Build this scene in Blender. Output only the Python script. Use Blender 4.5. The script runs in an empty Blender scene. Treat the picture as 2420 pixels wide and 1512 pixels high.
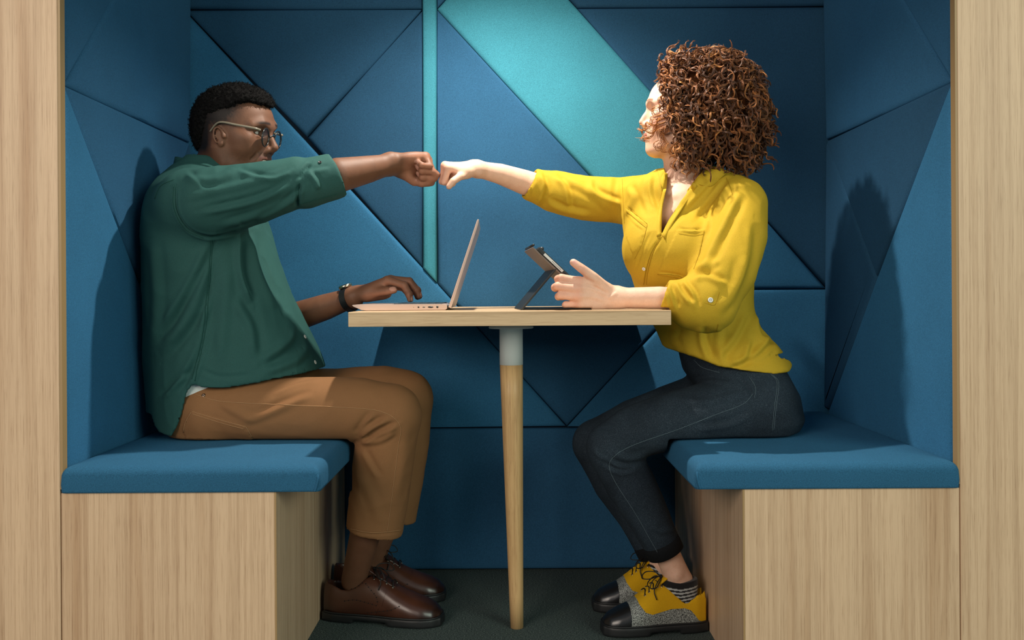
import bpy, bmesh, math, random
import numpy as np
from mathutils import Vector, Matrix
from mathutils.bvhtree import BVHTree

random.seed(7)
RNG = np.random.default_rng(7)
scene = bpy.context.scene
COL = scene.collection

# ------------------------------------------------------------------ camera, world, lights, exposure
F_PX, CX, CY = 2214.0, 1205.0, 690.0          # focal length and principal point, in 2420x1512 pixels
CAM_Y, CAM_Z, ROLL = -2.75, 0.82, math.radians(-0.35)
cam_data = bpy.data.cameras.new('camera')
cam = bpy.data.objects.new('camera', cam_data)
COL.objects.link(cam)
cam_data.sensor_width = 36.0
cam_data.lens = 36.0 * F_PX / 2420.0
cam_data.shift_x = (1210.0 - CX) / 2420.0
cam_data.shift_y = (CY - 756.0) / 2420.0
cam_data.clip_start = 0.05
cam.matrix_world = Matrix.Translation((0, CAM_Y, CAM_Z)) @ Matrix.Rotation(math.pi / 2, 4, 'X') @ Matrix.Rotation(ROLL, 4, 'Z')
scene.camera = cam

world = bpy.data.worlds.new('world')
scene.world = world
world.use_nodes = True
world.node_tree.nodes['Background'].inputs['Color'].default_value = (0.80, 0.92, 1.0, 1)
world.node_tree.nodes['Background'].inputs['Strength'].default_value = 0.25


def area_light(name, loc, target, size, power, color, size_y=None):
    ld = bpy.data.lights.new(name, 'AREA')
    ld.energy = power
    ld.color = color
    ld.shape = 'RECTANGLE'
    ld.size = size
    ld.size_y = size_y or size
    o = bpy.data.objects.new(name, ld)
    COL.objects.link(o)
    o.location = loc
    o.rotation_euler = (Vector(target) - Vector(loc)).to_track_quat('-Z', 'Y').to_euler()
    return o


# the office outside the booth: a tall warm-lit window to the left behind the camera, a greener one to the right
area_light('office_window_light', (-2.6, -5.2, 2.3), (-0.3, -0.5, 0.7), 2.4, 142.0, (1.0, 0.86, 0.74), 2.2)
area_light('garden_window_light', (3.4, -5.0, 2.2), (0.5, -0.5, 0.7), 2.4, 120.0, (0.86, 1.0, 0.84), 2.2)

scene.view_settings.view_transform = 'Standard'
scene.view_settings.look = 'None'
scene.view_settings.gamma = 1.0
scene.view_settings.exposure = 0.0
scene.view_settings.use_curve_mapping = False


# ------------------------------------------------------------------ geometry helpers
def J(px, py, D):
    """World point seen at pixel (px, py) at distance D in front of the camera."""
    lx, ly = (px - CX) / F_PX * D, -(py - CY) / F_PX * D
    c, s = math.cos(ROLL), math.sin(ROLL)
    return np.array([c * lx - s * ly, D + CAM_Y, s * lx + c * ly + CAM_Z])


def proj(V):
    """Pixels and distances of world points (n,3)."""
    D = V[:, 1] - CAM_Y
    x, z = V[:, 0], V[:, 2] - CAM_Z
    c, s = math.cos(ROLL), math.sin(ROLL)
    lx, ly = c * x + s * z, -s * x + c * z
    return np.stack([CX + lx / D * F_PX, CY - ly / D * F_PX], 1), D


def srgb(r, g, b):
    def f(c):
        c = c / 255.0
        return c / 12.92 if c <= 0.04045 else ((c + 0.055) / 1.055) ** 2.4
    return (f(r), f(g), f(b))


def nrm(v):
    v = np.asarray(v, float)
    return v / (np.linalg.norm(v) + 1e-12)


def make_mesh(name, V, Fs, mat=None, parent=None, smooth=True, col=None):
    """Mesh object from arrays; Fs is a list of faces or an (m,4)/(m,3) array."""
    me = bpy.data.meshes.new(name)
    V = np.asarray(V, np.float32)
    if isinstance(Fs, np.ndarray):
        m, n = Fs.shape
        me.vertices.add(len(V))
        me.vertices.foreach_set('co', V.ravel())
        me.loops.add(m * n)
        me.loops.foreach_set('vertex_index', Fs.astype(np.int32).ravel())
        me.polygons.add(m)
        me.polygons.foreach_set('loop_start', np.arange(0, m * n, n, dtype=np.int32))
        me.update(calc_edges=True)
    else:
        me.from_pydata(V.tolist(), [], Fs)
        me.update()
    me.validate()
    if smooth:
        me.polygons.foreach_set('use_smooth', np.ones(len(me.polygons), bool))
    if col is not None:
        at = me.color_attributes.new('Col', 'FLOAT_COLOR', 'POINT')
        rgba = np.ones((len(V), 4), np.float32)
        rgba[:, :3] = col
        at.data.foreach_set('color', rgba.ravel())
    o = bpy.data.objects.new(name, me)
    COL.objects.link(o)
    if mat:
        me.materials.append(mat)
    if parent:
        o.parent = parent
        o.matrix_parent_inverse = parent.matrix_world.inverted()
    return o


def thing(name, label, cat, loc, group=None):
    o = bpy.data.objects.new(name, None)
    COL.objects.link(o)
    o.location = loc
    o.empty_display_size = 0.05
    o.matrix_world = Matrix.Translation(loc)
    o['label'] = label
    o['category'] = cat
    if group:
        o['group'] = group
    return o


def tag(o, label=None, cat=None, group=None, kind=None):
    for k, v in (('label', label), ('category', cat), ('group', group), ('kind', kind)):
        if v:
            o[k] = v
    return o


def box(name, lo, hi, mat, parent=None, bevel=0.0, seg=2):
    bm = bmesh.new()
    bmesh.ops.create_cube(bm, size=1.0)
    lo, hi = Vector(lo), Vector(hi)
    for v in bm.verts:
        v.co = Vector(((v.co.x + .5) * (hi.x - lo.x) + lo.x, (v.co.y + .5) * (hi.y - lo.y) + lo.y, (v.co.z + .5) * (hi.z - lo.z) + lo.z))
    if bevel:
        bmesh.ops.bevel(bm, geom=bm.edges[:], offset=bevel, segments=seg, profile=0.5, affect='EDGES')
    return bm_obj(name, bm, mat, parent, smooth=False)


def bm_obj(name, bm, mat, parent=None, smooth=False):
    me = bpy.data.meshes.new(name)
    bm.to_mesh(me)
    bm.free()
    if smooth:
        me.polygons.foreach_set('use_smooth', np.ones(len(me.polygons), bool))
    o = bpy.data.objects.new(name, me)
    COL.objects.link(o)
    if mat:
        me.materials.append(mat)
    if parent:
        o.parent = parent
        o.matrix_parent_inverse = parent.matrix_world.inverted()
    return o


def catmull(pts, n):
    P = np.asarray(pts, float)
    P = np.vstack([2 * P[0] - P[1], P, 2 * P[-1] - P[-2]])
    out = []
    for i in range(1, len(P) - 2):
        t = np.linspace(0, 1, n, endpoint=False)[:, None]
        a, b, c, d = P[i - 1], P[i], P[i + 1], P[i + 2]
        out.append(.5 * (2 * b + (c - a) * t + (2 * a - 5 * b + 4 * c - d) * t * t + (3 * b - a - 3 * c + d) * t ** 3))
    out.append(P[-2][None])
    return np.vstack(out)


def tube_arrays(P, r, sides=6, closed=False, flat=1.0):
    """Vertices and quads of a tube along points P (n,3); r scalar or array."""
    P = np.asarray(P, float)
    n = len(P)
    r = np.broadcast_to(np.asarray(r, float), (n,))
    T = np.gradient(P, axis=0) if not closed else np.roll(P, -1, 0) - np.roll(P, 1, 0)
    T /= np.linalg.norm(T, axis=1, keepdims=True) + 1e-12
    u = np.cross(T[0], [0.3, 0.2, 1.0])
    if np.linalg.norm(u) < 1e-3:
        u = np.cross(T[0], [1.0, 0, 0])
    u = nrm(u)
    U = np.empty_like(P)
    for i in range(n):
        u = u - T[i] * np.dot(u, T[i])
        u /= np.linalg.norm(u) + 1e-12
        U[i] = u
    W = np.cross(T, U)
    a = np.linspace(0, 2 * math.pi, sides, endpoint=False)
    V = P[:, None] + (U[:, None] * np.cos(a)[None, :, None] + flat * W[:, None] * np.sin(a)[None, :, None]) * r[:, None, None]
    V = V.reshape(-1, 3)
    m = n if closed else n - 1
    i = np.arange(m)[:, None]
    k = np.arange(sides)[None]
    i2 = (i + 1) % n
    k2 = (k + 1) % sides
    Fq = np.stack([i * sides + k, i * sides + k2, i2 * sides + k2, i2 * sides + k], -1).reshape(-1, 4)
    return V, Fq


def tube(name, P, r, mat, parent=None, sides=6, closed=False, flat=1.0):
    V, Fq = tube_arrays(P, r, sides, closed, flat)
    Fl = Fq.tolist()
    if not closed:
        n = len(P)
        Fl.append(list(range(sides))[::-1])
        Fl.append([(n - 1) * sides + k for k in range(sides)])
    return make_mesh(name, V, Fl, mat, parent)


def lathe(name, prof, origin, axis, mat, parent=None, n=32, smooth=True):
    """Solid of revolution: prof = [(radius, height)], along axis from origin."""
    ax = nrm(axis)
    u = nrm(np.cross(ax, [0.12, 0.9, 0.31]))
    w = np.cross(ax, u)
    V, Fs = [], []
    for r, h in prof:
        for k in range(n):
            a = 2 * math.pi * k / n
            V.append(np.asarray(origin) + ax * h + (u * math.cos(a) + w * math.sin(a)) * r)
    for i in range(len(prof) - 1):
        for k in range(n):
            k2 = (k + 1) % n
            Fs.append([i * n + k, i * n + k2, (i + 1) * n + k2, (i + 1) * n + k])
    Fs.append(list(range(n))[::-1])
    Fs.append([(len(prof) - 1) * n + k for k in range(n)])
    o = make_mesh(name, np.array(V), Fs, mat, parent, smooth=smooth)
    return o


# ------------------------------------------------------------------ numpy noise
def vnoise(P, scale, seed=0):
    """Smooth value noise in [-1, 1]."""
    Q = np.asarray(P, np.float64) * scale + seed * 17.31
    I = np.floor(Q).astype(np.int64)
    f = Q - I
    f = f * f * (3 - 2 * f)
    out = np.zeros(len(Q))
    for dx in (0, 1):
        for dy in (0, 1):
            for dz in (0, 1):
                h = (I[:, 0] + dx) * 73856093 ^ (I[:, 1] + dy) * 19349663 ^ (I[:, 2] + dz) * 83492791 ^ (seed * 2654435)
                h = (h ^ (h >> 13)) * 1274126177
                v = ((h ^ (h >> 16)) & 0xFFFF) / 32767.5 - 1.0
                w = (f[:, 0] if dx else 1 - f[:, 0]) * (f[:, 1] if dy else 1 - f[:, 1]) * (f[:, 2] if dz else 1 - f[:, 2])
                out += v * w
    return out


# ------------------------------------------------------------------ implicit surfaces (smooth unions), meshed with surface nets
def smin(a, b, k):
    if k <= 0:
        return np.minimum(a, b)
    h = np.clip(.5 + .5 * (b - a) / k, 0, 1)
    return b * (1 - h) + a * h - k * h * (1 - h)


class Sdf:
    def __init__(self):
        self.items = []

    def _add(self, fn, lo, hi, k, op):
        self.items.append((fn, np.asarray(lo, float), np.asarray(hi, float), k, op))
        return self

    def ball(self, c, r, k=.01, op='u'):
        c = np.asarray(c, float)
        return self._add(lambda P: np.linalg.norm(P - c, axis=-1) - r, c - r, c + r, k, op)

    def ell(self, c, rad, R=None, k=.01, op='u'):
        """Ellipsoid: R rows are its axes."""
        c = np.asarray(c, float)
        rad = np.asarray(rad, float)
        R = np.eye(3) if R is None else np.asarray(R, float)
        ext = np.sqrt(((R * rad[:, None]) ** 2).sum(0))

        def fn(P):
            q = (P - c) @ R.T
            k0 = np.linalg.norm(q / rad, axis=-1)
            k1 = np.linalg.norm(q / (rad * rad), axis=-1)
            return k0 * (k0 - 1) / (k1 + 1e-9)
        return self._add(fn, c - ext, c + ext, k, op)

    def cone(self, a, b, ra, rb, k=.01, op='u', flat=None):
        return self.chain([a, b], [ra, rb], k, op, flat)

    def chain(self, pts, rs, k=.01, op='u', flat=None, ks=0.0):
        """Union of round cones along a polyline; flat=(axis, s) narrows it by s along the axis."""
        A = np.asarray(pts, float)
        rs = np.asarray(rs, float)
        n, s = (nrm(flat[0]), flat[1]) if flat else (None, 1.0)

        def fn(P):
            out = None
            for i in range(len(A) - 1):
                a, ab = A[i], A[i + 1] - A[i]
                v = P - a
                if n is not None:
                    ab2 = ab + n * (np.dot(ab, n) * (s - 1))
                    v = v + n * ((v @ n) * (s - 1))[..., None]
                else:
                    ab2 = ab
                t = np.clip((v @ ab2) / (ab2 @ ab2), 0, 1)
                d = np.linalg.norm(v - t[..., None] * ab2, axis=-1) - (rs[i] + t * (rs[i + 1] - rs[i]))
                out = d if out is None else smin(out, d, ks)
            return out / max(1.0, math.sqrt(s))
        r = rs[:, None]
        return self._add(fn, (A - r).min(0), (A + r).max(0), k, op)

    def loft(self, rows, axis=2, k=.01, op='u', p=2.0, M=None, O=None):
        """Stack of superellipses along a local axis. rows: (s, c1, r1, c2, r2); M rows are the local axes, O the origin."""
        rows = np.array(sorted(rows), float)
        ia, ib = [i for i in range(3) if i != axis]
        Ml = np.eye(3) if M is None else np.asarray(M, float)
        Ol = np.zeros(3) if O is None else np.asarray(O, float)
        s = rows[:, 0]
        ss = np.linspace(s[0], s[-1], 160)
        tab = []
        for cidx in range(1, 5):                       # smooth the tabulated profile a little
            y = np.interp(ss, s, rows[:, cidx])
            ker = np.hanning(15)
            ker /= ker.sum()
            tab.append(np.convolve(np.pad(y, 7, mode='edge'), ker, 'valid'))

        def fn(P):
            q = (P - Ol) @ Ml.T
            h = q[..., axis]
            c1, r1, c2, r2 = [np.interp(h, ss, t) for t in tab]
            e = (np.abs((q[..., ia] - c1) / r1) ** p + np.abs((q[..., ib] - c2) / r2) ** p + 1e-12) ** (1 / p)
            d = (e - 1) * np.minimum(r1, r2)
            return np.maximum(d, np.maximum(h - s[-1], s[0] - h))
        c = []
        for row in rows:
            for sg in (-1, 1):
                for sh in (-1, 1):
                    q = np.zeros(3)
                    q[axis], q[ia], q[ib] = row[0], row[1] + sg * row[2], row[3] + sh * row[4]
                    c.append(q @ Ml + Ol)
        c = np.array(c)
        return self._add(fn, c.min(0), c.max(0), k, op)

    def cut(self, fn, lo=(-9, -9, -9), hi=(9, 9, 9), k=.0, op='s'):
        """op 's' removes where fn<0, 'i' keeps only where fn<0, 'd' adds fn to the field."""
        return self._add(fn, lo, hi, k, op)

    @staticmethod
    def _apply(D, d, k, op):
        if op == 'u':
            return smin(D, d, k)
        if op == 's':
            return -smin(-D, d, k)
        if op == 'i':
            return -smin(-D, -d, k)
        return D + d

    def mesh(self, h, pad=.012, B=8):
        u = [it for it in self.items if it[4] == 'u']
        lo = np.min([it[1] for it in u], 0) - pad
        hi = np.max([it[2] for it in u], 0) + pad
        bs = h * B
        nb = np.ceil((hi - lo) / bs).astype(int)
        g = np.stack(np.meshgrid(*[np.arange(n) for n in nb], indexing='ij'), -1).reshape(-1, 3)
        cen = lo + (g + .5) * bs
        D = np.full(len(cen), 1e3)
        for fn, a, b, k, op in self.items:
            D = self._apply(D, fn(cen), k, op)
        half = bs * .87
        g = g[np.abs(D) < half * 1.5 + .004]
        cen = lo + (g + .5) * bs
        n1 = B + 1
        off = np.stack(np.meshgrid(*[np.arange(n1)] * 3, indexing='ij'), -1).astype(np.float32) * h
        base = (lo + g * bs).astype(np.float32)
        D = np.full((len(g), n1, n1, n1), 1e3, np.float32)
        for fn, a, b, k, op in self.items:
            m = half + k + 2.5 * h
            near = np.all((cen > a - m - bs * .5) & (cen < b + m + bs * .5), axis=1)
            idx = np.nonzero(near)[0]
            for s in range(0, len(idx), 1500):
                ii = idx[s:s + 1500]
                P = base[ii][:, None, None, None, :] + off[None]
                D[ii] = self._apply(D[ii], fn(P), k, op)
        S = D < 0
        cnt = np.zeros((len(g), B, B, B), np.int8)
        for dx in (0, 1):
            for dy in (0, 1):
                for dz in (0, 1):
                    cnt += S[:, dx:dx + B, dy:dy + B, dz:dz + B]
        act = (cnt > 0) & (cnt < 8)
        bi, ci, cj, ck = np.nonzero(act)
        N = nb * B + 4
        key = ((g[bi, 0] * B + ci) * N[1] + (g[bi, 1] * B + cj)) * N[2] + g[bi, 2] * B + ck
        corner = np.stack([D[bi, ci + dx, cj + dy, ck + dz] for dx in (0, 1) for dy in (0, 1) for dz in (0, 1)], 1)
        cp = np.array([[dx, dy, dz] for dx in (0, 1) for dy in (0, 1) for dz in (0, 1)], float)
        acc = np.zeros((len(bi), 3))
        num = np.zeros(len(bi))
        for a in range(8):
            for b in range(a + 1, 8):
                if np.abs(cp[a] - cp[b]).sum() == 1:
                    da, db = corner[:, a], corner[:, b]
                    x = (da < 0) != (db < 0)
                    t = np.where(x, da / np.where(x, da - db, 1), 0)[:, None]
                    acc += np.where(x[:, None], cp[a] + t * (cp[b] - cp[a]), 0)
                    num += x
        V = lo + (np.stack([g[bi, 0] * B + ci, g[bi, 1] * B + cj, g[bi, 2] * B + ck], 1) + acc / num[:, None]) * h
        order = np.argsort(key)
        skey = key[order]
        quads = []
        for ax in range(3):
            s0 = S[:, :B, :B, :B]
            sl = [slice(None)] + [slice(0, B)] * 3
            sl[ax + 1] = slice(1, B + 1)
            e = s0 != S[tuple(sl)]
            b_, i_, j_, k_ = np.nonzero(e)
            G = np.stack([g[b_, 0] * B + i_, g[b_, 1] * B + j_, g[b_, 2] * B + k_], 1)
            flip = s0[b_, i_, j_, k_]
            o1, o2 = [(1, 2), (2, 0), (0, 1)][ax]
            qi = []
            ok = np.ones(len(G), bool)
            for (p, q) in ((1, 1), (0, 1), (0, 0), (1, 0)):
                H = G.copy()
                H[:, o1] -= p
                H[:, o2] -= q
                kk = (H[:, 0] * N[1] + H[:, 1]) * N[2] + H[:, 2]
                pos = np.clip(np.searchsorted(skey, kk), 0, len(skey) - 1)
                ok &= skey[pos] == kk
                qi.append(order[pos])
            Q = np.stack(qi, 1)
            Q[~flip] = Q[~flip][:, ::-1]
            quads.append(Q[ok])
        return V, np.vstack(quads)


def vnormals(V, Q):
    n = np.cross(V[Q[:, 2]] - V[Q[:, 0]], V[Q[:, 3]] - V[Q[:, 1]])
    N = np.zeros_like(V)
    for c in range(4):
        for a in range(3):
            N[:, a] += np.bincount(Q[:, c], n[:, a], len(V))
    return N / (np.linalg.norm(N, axis=1, keepdims=True) + 1e-15)


def relax(V, Q, it=1, w=.5):
    for _ in range(it):
        acc = np.zeros_like(V)
        cnt = np.zeros(len(V))
        for a, b in ((0, 1), (1, 2), (2, 3), (3, 0)):
            for i, j in ((a, b), (b, a)):
                for d in range(3):
                    acc[:, d] += np.bincount(Q[:, i], V[Q[:, j], d], len(V))
                cnt += np.bincount(Q[:, i], minlength=len(V))
        V = V * (1 - w) + w * acc / np.maximum(cnt, 1)[:, None]
    return V


def drop_small(V, Q, keep=200):
    """Remove tiny floating islands."""
    lab = np.arange(len(V))
    for _ in range(60):
        m = np.minimum.reduce([lab[Q[:, c]] for c in range(4)])
        new = lab.copy()
        for c in range(4):
            np.minimum.at(new, Q[:, c], m)
        new = new[new]
        if np.array_equal(new, lab):
            break
        lab = new
    cnt = np.bincount(lab, minlength=len(V))
    ok = cnt[lab] >= keep
    Q = Q[ok[Q].all(1)]
    used = np.zeros(len(V), bool)
    used[Q.ravel()] = True
    idx = np.cumsum(used) - 1
    return V[used], idx[Q]


def dist_poly(p, poly):
    """Distance, signed side and length parameter of 2-D points to a polyline."""
    poly = np.asarray(poly, float)
    best = np.full(len(p), 1e9)
    side = np.zeros(len(p))
    tt = np.zeros(len(p))
    L = np.r_[0, np.cumsum(np.linalg.norm(np.diff(poly, axis=0), axis=1))]
    for i in range(len(poly) - 1):
        a, d = poly[i], poly[i + 1] - poly[i]
        t = np.clip(((p - a) @ d) / (d @ d), 0, 1)
        r = p - a - t[:, None] * d
        m = np.hypot(r[:, 0], r[:, 1])
        s = np.sign(d[0] * r[:, 1] - d[1] * r[:, 0])
        w = m < best
        best[w], side[w] = m[w], s[w]
        tt[w] = (L[i] + t[w] * (L[i + 1] - L[i])) / L[-1]
    return best, side, tt


def creases(V, N, lines, dmax=9.0):
    """Push vertices that face the viewer in or out along drawn folds: (points, width_px, amplitude_m, kind)."""
    p, D = proj(V)
    face = np.clip(-N[:, 1] * 2.2, 0, 1) * (D < dmax)
    out = np.zeros(len(V))
    for pts, w, amp, kind in lines:
        pts = np.asarray(pts, float)
        if kind != 'poly' and len(pts) > 2:
            pts = catmull(pts, 6)
        lo, hi = pts.min(0) - 3 * w, pts.max(0) + 3 * w
        m = np.nonzero((face > 0) & (p[:, 0] > lo[0]) & (p[:, 0] < hi[0]) & (p[:, 1] > lo[1]) & (p[:, 1] < hi[1]))[0]
        if not len(m):
            continue
        if kind == 'poly':
            q = p[m]
            ins = np.zeros(len(q), bool)
            for i in range(len(pts)):
                a, b = pts[i], pts[(i + 1) % len(pts)]
                c = ((a[1] > q[:, 1]) != (b[1] > q[:, 1])) & (q[:, 0] < (b[0] - a[0]) * (q[:, 1] - a[1]) / (b[1] - a[1] + 1e-9) + a[0])
                ins ^= c
            out[m] += amp * ins * face[m]
            continue
        d, s, t = dist_poly(p[m], pts)
        end = np.clip(np.sin(math.pi * np.clip(t, .02, .98)) * 1.8, 0, 1)
        x = d * s / w
        if kind == 'groove':
            f = -np.exp(-x * x)
            end = np.clip(np.sin(math.pi * np.clip(t, .02, .98)) * 6, 0, 1)
        elif kind == 'fold':
            f = np.exp(-(x - .55) ** 2 * 1.6) - np.exp(-(x + .55) ** 2 * 1.6)
        else:
            f = np.exp(-x * x) - .35 * np.exp(-(np.abs(x) - 1.6) ** 2 * 2)
        out[m] += amp * f * end * face[m]
    return V + N * out[:, None]


def tree_of(o):
    me = o.data
    co = np.empty(len(me.vertices) * 3, np.float32)
    me.vertices.foreach_get('co', co)
    vi = np.empty(len(me.loops), np.int32)
    me.loops.foreach_get('vertex_index', vi)
    return BVHTree.FromPolygons(co.reshape(-1, 3).tolist(), vi.reshape(-1, 4).tolist())


def onto(tree, pts, step=4.0, lift=.0008):
    """Pixels of a drawn line laid onto a surface; returns runs of world points."""
    pts = catmull(pts, 8) if len(pts) > 2 else np.asarray(pts, float)
    seg = np.r_[0, np.cumsum(np.linalg.norm(np.diff(pts, axis=0), axis=1))]
    s = np.linspace(0, seg[-1], max(3, int(seg[-1] / step)))
    q = np.stack([np.interp(s, seg, pts[:, 0]), np.interp(s, seg, pts[:, 1])], 1)
    o = Vector((0, CAM_Y, CAM_Z))
    out = []
    for a, b in q:
        d = Vector(J(a, b, 1.0)) - o
        hit = tree.ray_cast(o, d.normalized())
        if hit[0] is not None:
            out.append(np.array(hit[0]) + np.array(hit[1]) * lift)
    return np.array(out)


def seam(name, tree, pts, r, mat, parent, sides=4):
    P = onto(tree, pts)
    if len(P) < 3:
        return None
    d = np.linalg.norm(np.diff(P, axis=0), axis=1)
    cutp = np.nonzero(d > .03)[0]
    if len(cutp):
        P = P[:cutp[0] + 1]
        if len(P) < 3:
            return None
    return tube(name, P, r, mat, parent, sides)


def face_at(tree, px, py):
    o = Vector((0, CAM_Y, CAM_Z))
    d = Vector(J(px, py, 1.0)) - o
    h = tree.ray_cast(o, d.normalized())
    return (np.array(h[0]), np.array(h[1])) if h[0] is not None else (None, None)
# ------------------------------------------------------------------ materials
def new_mat(name):
    m = bpy.data.materials.new(name)
    m.use_nodes = True
    return m, m.node_tree, m.node_tree.nodes['Principled BSDF']


def N_(nt, t, **kw):
    n = nt.nodes.new(t)
    for k, v in kw.items():
        if k in n.inputs.keys():
            n.inputs[k].default_value = v
        else:
            setattr(n, k, v)
    return n


def plain(name, rgb, rough=.5, metal=0.0, spec=.5, coat=0.0):
    m, nt, b = new_mat(name)
    b.inputs['Base Color'].default_value = (*rgb, 1)
    b.inputs['Roughness'].default_value = rough
    b.inputs['Metallic'].default_value = metal
    b.inputs['Specular IOR Level'].default_value = spec
    b.inputs['Coat Weight'].default_value = coat
    return m


def coords(nt, scale):
    tc = N_(nt, 'ShaderNodeTexCoord')
    mp = N_(nt, 'ShaderNodeMapping')
    mp.inputs['Scale'].default_value = scale
    nt.links.new(tc.outputs['Object'], mp.inputs['Vector'])
    return mp.outputs['Vector']


def ramp(nt, fac, stops):
    r = N_(nt, 'ShaderNodeValToRGB')
    el = r.color_ramp.elements
    while len(el) < len(stops):
        el.new(.5)
    for e, (p, c) in zip(el, stops):
        e.position = p
        e.color = (*c, 1)
    nt.links.new(fac, r.inputs['Fac'])
    return r.outputs['Color']


def bump(nt, b, h, strength, dist):
    n = N_(nt, 'ShaderNodeBump', Strength=strength, Distance=dist)
    nt.links.new(h, n.inputs['Height'])
    nt.links.new(n.outputs['Normal'], b.inputs['Normal'])


def mul(c, f):
    return tuple(min(1.0, x * f) for x in c)


def fabric(name, rgb, scale=(540, 540, 540), contrast=.34, sheen=.25, bstr=.35, bdist=.0012, rough=.9, patchy=.08):
    """Woven cloth: fine mottled threads over broad uneven dye."""
    m, nt, b = new_mat(name)
    v = coords(nt, (1, 1, 1))
    fine = N_(nt, 'ShaderNodeTexNoise', Scale=1.0, Detail=3.0, Roughness=.7)
    nt.links.new(coords(nt, scale), fine.inputs['Vector'])
    big = N_(nt, 'ShaderNodeTexNoise', Scale=9.0, Detail=3.0)
    nt.links.new(v, big.inputs['Vector'])
    c = ramp(nt, fine.outputs['Fac'], [(.28, mul(rgb, 1 - contrast)), (.72, mul(rgb, 1 + contrast))])
    mix = N_(nt, 'ShaderNodeMix', data_type='RGBA', blend_type='MULTIPLY')
    mix.inputs[0].default_value = 1.0
    nt.links.new(c, mix.inputs[6])
    nt.links.new(ramp(nt, big.outputs['Fac'], [(.3, (1 - patchy,) * 3), (.7, (1.0,) * 3)]), mix.inputs[7])
    nt.links.new(mix.outputs[2], b.inputs['Base Color'])
    b.inputs['Roughness'].default_value = rough
    b.inputs['Specular IOR Level'].default_value = .2
    b.inputs['Sheen Weight'].default_value = sheen
    b.inputs['Sheen Roughness'].default_value = .5
    b.inputs['Sheen Tint'].default_value = (*mul(rgb, 1.6), 1)
    bump(nt, b, fine.outputs['Fac'], bstr, bdist)
    return m


def wood(name, light, dark, along='z', fine=1.0, rough=.45):
    """Straight-grained oak veneer: long streaks along one axis, fine pores between."""
    m, nt, b = new_mat(name)
    ax = 'xyz'.index(along)

    def sc(s, stretch):
        v = [s * fine] * 3
        v[ax] *= stretch
        return tuple(v)

    def noise(s, stretch, det, rg, dist=0.0):
        n = N_(nt, 'ShaderNodeTexNoise', Scale=1.0, Detail=det, Roughness=rg, Distortion=dist)
        nt.links.new(coords(nt, sc(s, stretch)), n.inputs['Vector'])
        return n.outputs['Fac']

    def times(a, c, f):
        x = N_(nt, 'ShaderNodeMix', data_type='RGBA', blend_type='MULTIPLY')
        x.inputs[0].default_value = f
        nt.links.new(a, x.inputs[6])
        nt.links.new(c, x.inputs[7])
        return x.outputs[2]
    col = ramp(nt, noise(20, .022, 4, .6, .3), [(.30, dark), (.50, mul(light, .94)), (.70, light)])
    col = times(col, ramp(nt, noise(130, .012, 3, .6), [(.35, (.80, .76, .73)), (.55, (1, 1, 1))]), .8)
    pores = noise(520, .020, 3, .7)
    col = times(col, ramp(nt, pores, [(.34, (.66, .60, .56)), (.48, (1, 1, 1))]), .7)
    nt.links.new(col, b.inputs['Base Color'])
    b.inputs['Roughness'].default_value = rough
    b.inputs['Specular IOR Level'].default_value = .3
    bump(nt, b, pores, .10, .0005)
    return m


def skin_mat(name, rough=.45, sss=.12, radius=(.012, .005, .003), spec=.4):
    """Skin: painted tone, fine pores and a broken-up sheen."""
    m, nt, b = new_mat(name)
    at = N_(nt, 'ShaderNodeVertexColor', layer_name='Col')
    n = N_(nt, 'ShaderNodeTexNoise', Scale=1.0, Detail=4.0, Roughness=.7)
    nt.links.new(coords(nt, (650, 650, 650)), n.inputs['Vector'])
    big = N_(nt, 'ShaderNodeTexNoise', Scale=90.0, Detail=3.0)
    nt.links.new(coords(nt, (1, 1, 1)), big.inputs['Vector'])
    mix = N_(nt, 'ShaderNodeMix', data_type='RGBA', blend_type='MULTIPLY')
    mix.inputs[0].default_value = 1.0
    nt.links.new(at.outputs['Color'], mix.inputs[6])
    nt.links.new(ramp(nt, n.outputs['Fac'], [(.3, (.84,) * 3), (.7, (1.0,) * 3)]), mix.inputs[7])
    mx2 = N_(nt, 'ShaderNodeMix', data_type='RGBA', blend_type='MULTIPLY')
    mx2.inputs[0].default_value = 1.0
    nt.links.new(mix.outputs[2], mx2.inputs[6])
    nt.links.new(ramp(nt, big.outputs['Fac'], [(.3, (.95, .90, .88)), (.7, (1.0, 1.0, 1.0))]), mx2.inputs[7])
    nt.links.new(mx2.outputs[2], b.inputs['Base Color'])
    rr = N_(nt, 'ShaderNodeMapRange')
    rr.inputs['To Min'].default_value = rough - .08
    rr.inputs['To Max'].default_value = rough + .2
    nt.links.new(n.outputs['Fac'], rr.inputs['Value'])
    nt.links.new(rr.outputs[0], b.inputs['Roughness'])
    b.inputs['Specular IOR Level'].default_value = spec
    b.inputs['Subsurface Weight'].default_value = sss
    b.inputs['Subsurface Radius'].default_value = radius
    b.inputs['Subsurface Scale'].default_value = 1.0
    bump(nt, b, n.outputs['Fac'], .35, .0008)
    return m


def speckle(name, a, bcol, scale):
    m, nt, b = new_mat(name)
    v = N_(nt, 'ShaderNodeTexNoise', Scale=scale, Detail=1.0)
    nt.links.new(coords(nt, (1, 1, 1)), v.inputs['Vector'])
    nt.links.new(ramp(nt, v.outputs['Fac'], [(.47, a), (.55, bcol)]), b.inputs['Base Color'])
    b.inputs['Roughness'].default_value = .55
    return m


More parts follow.
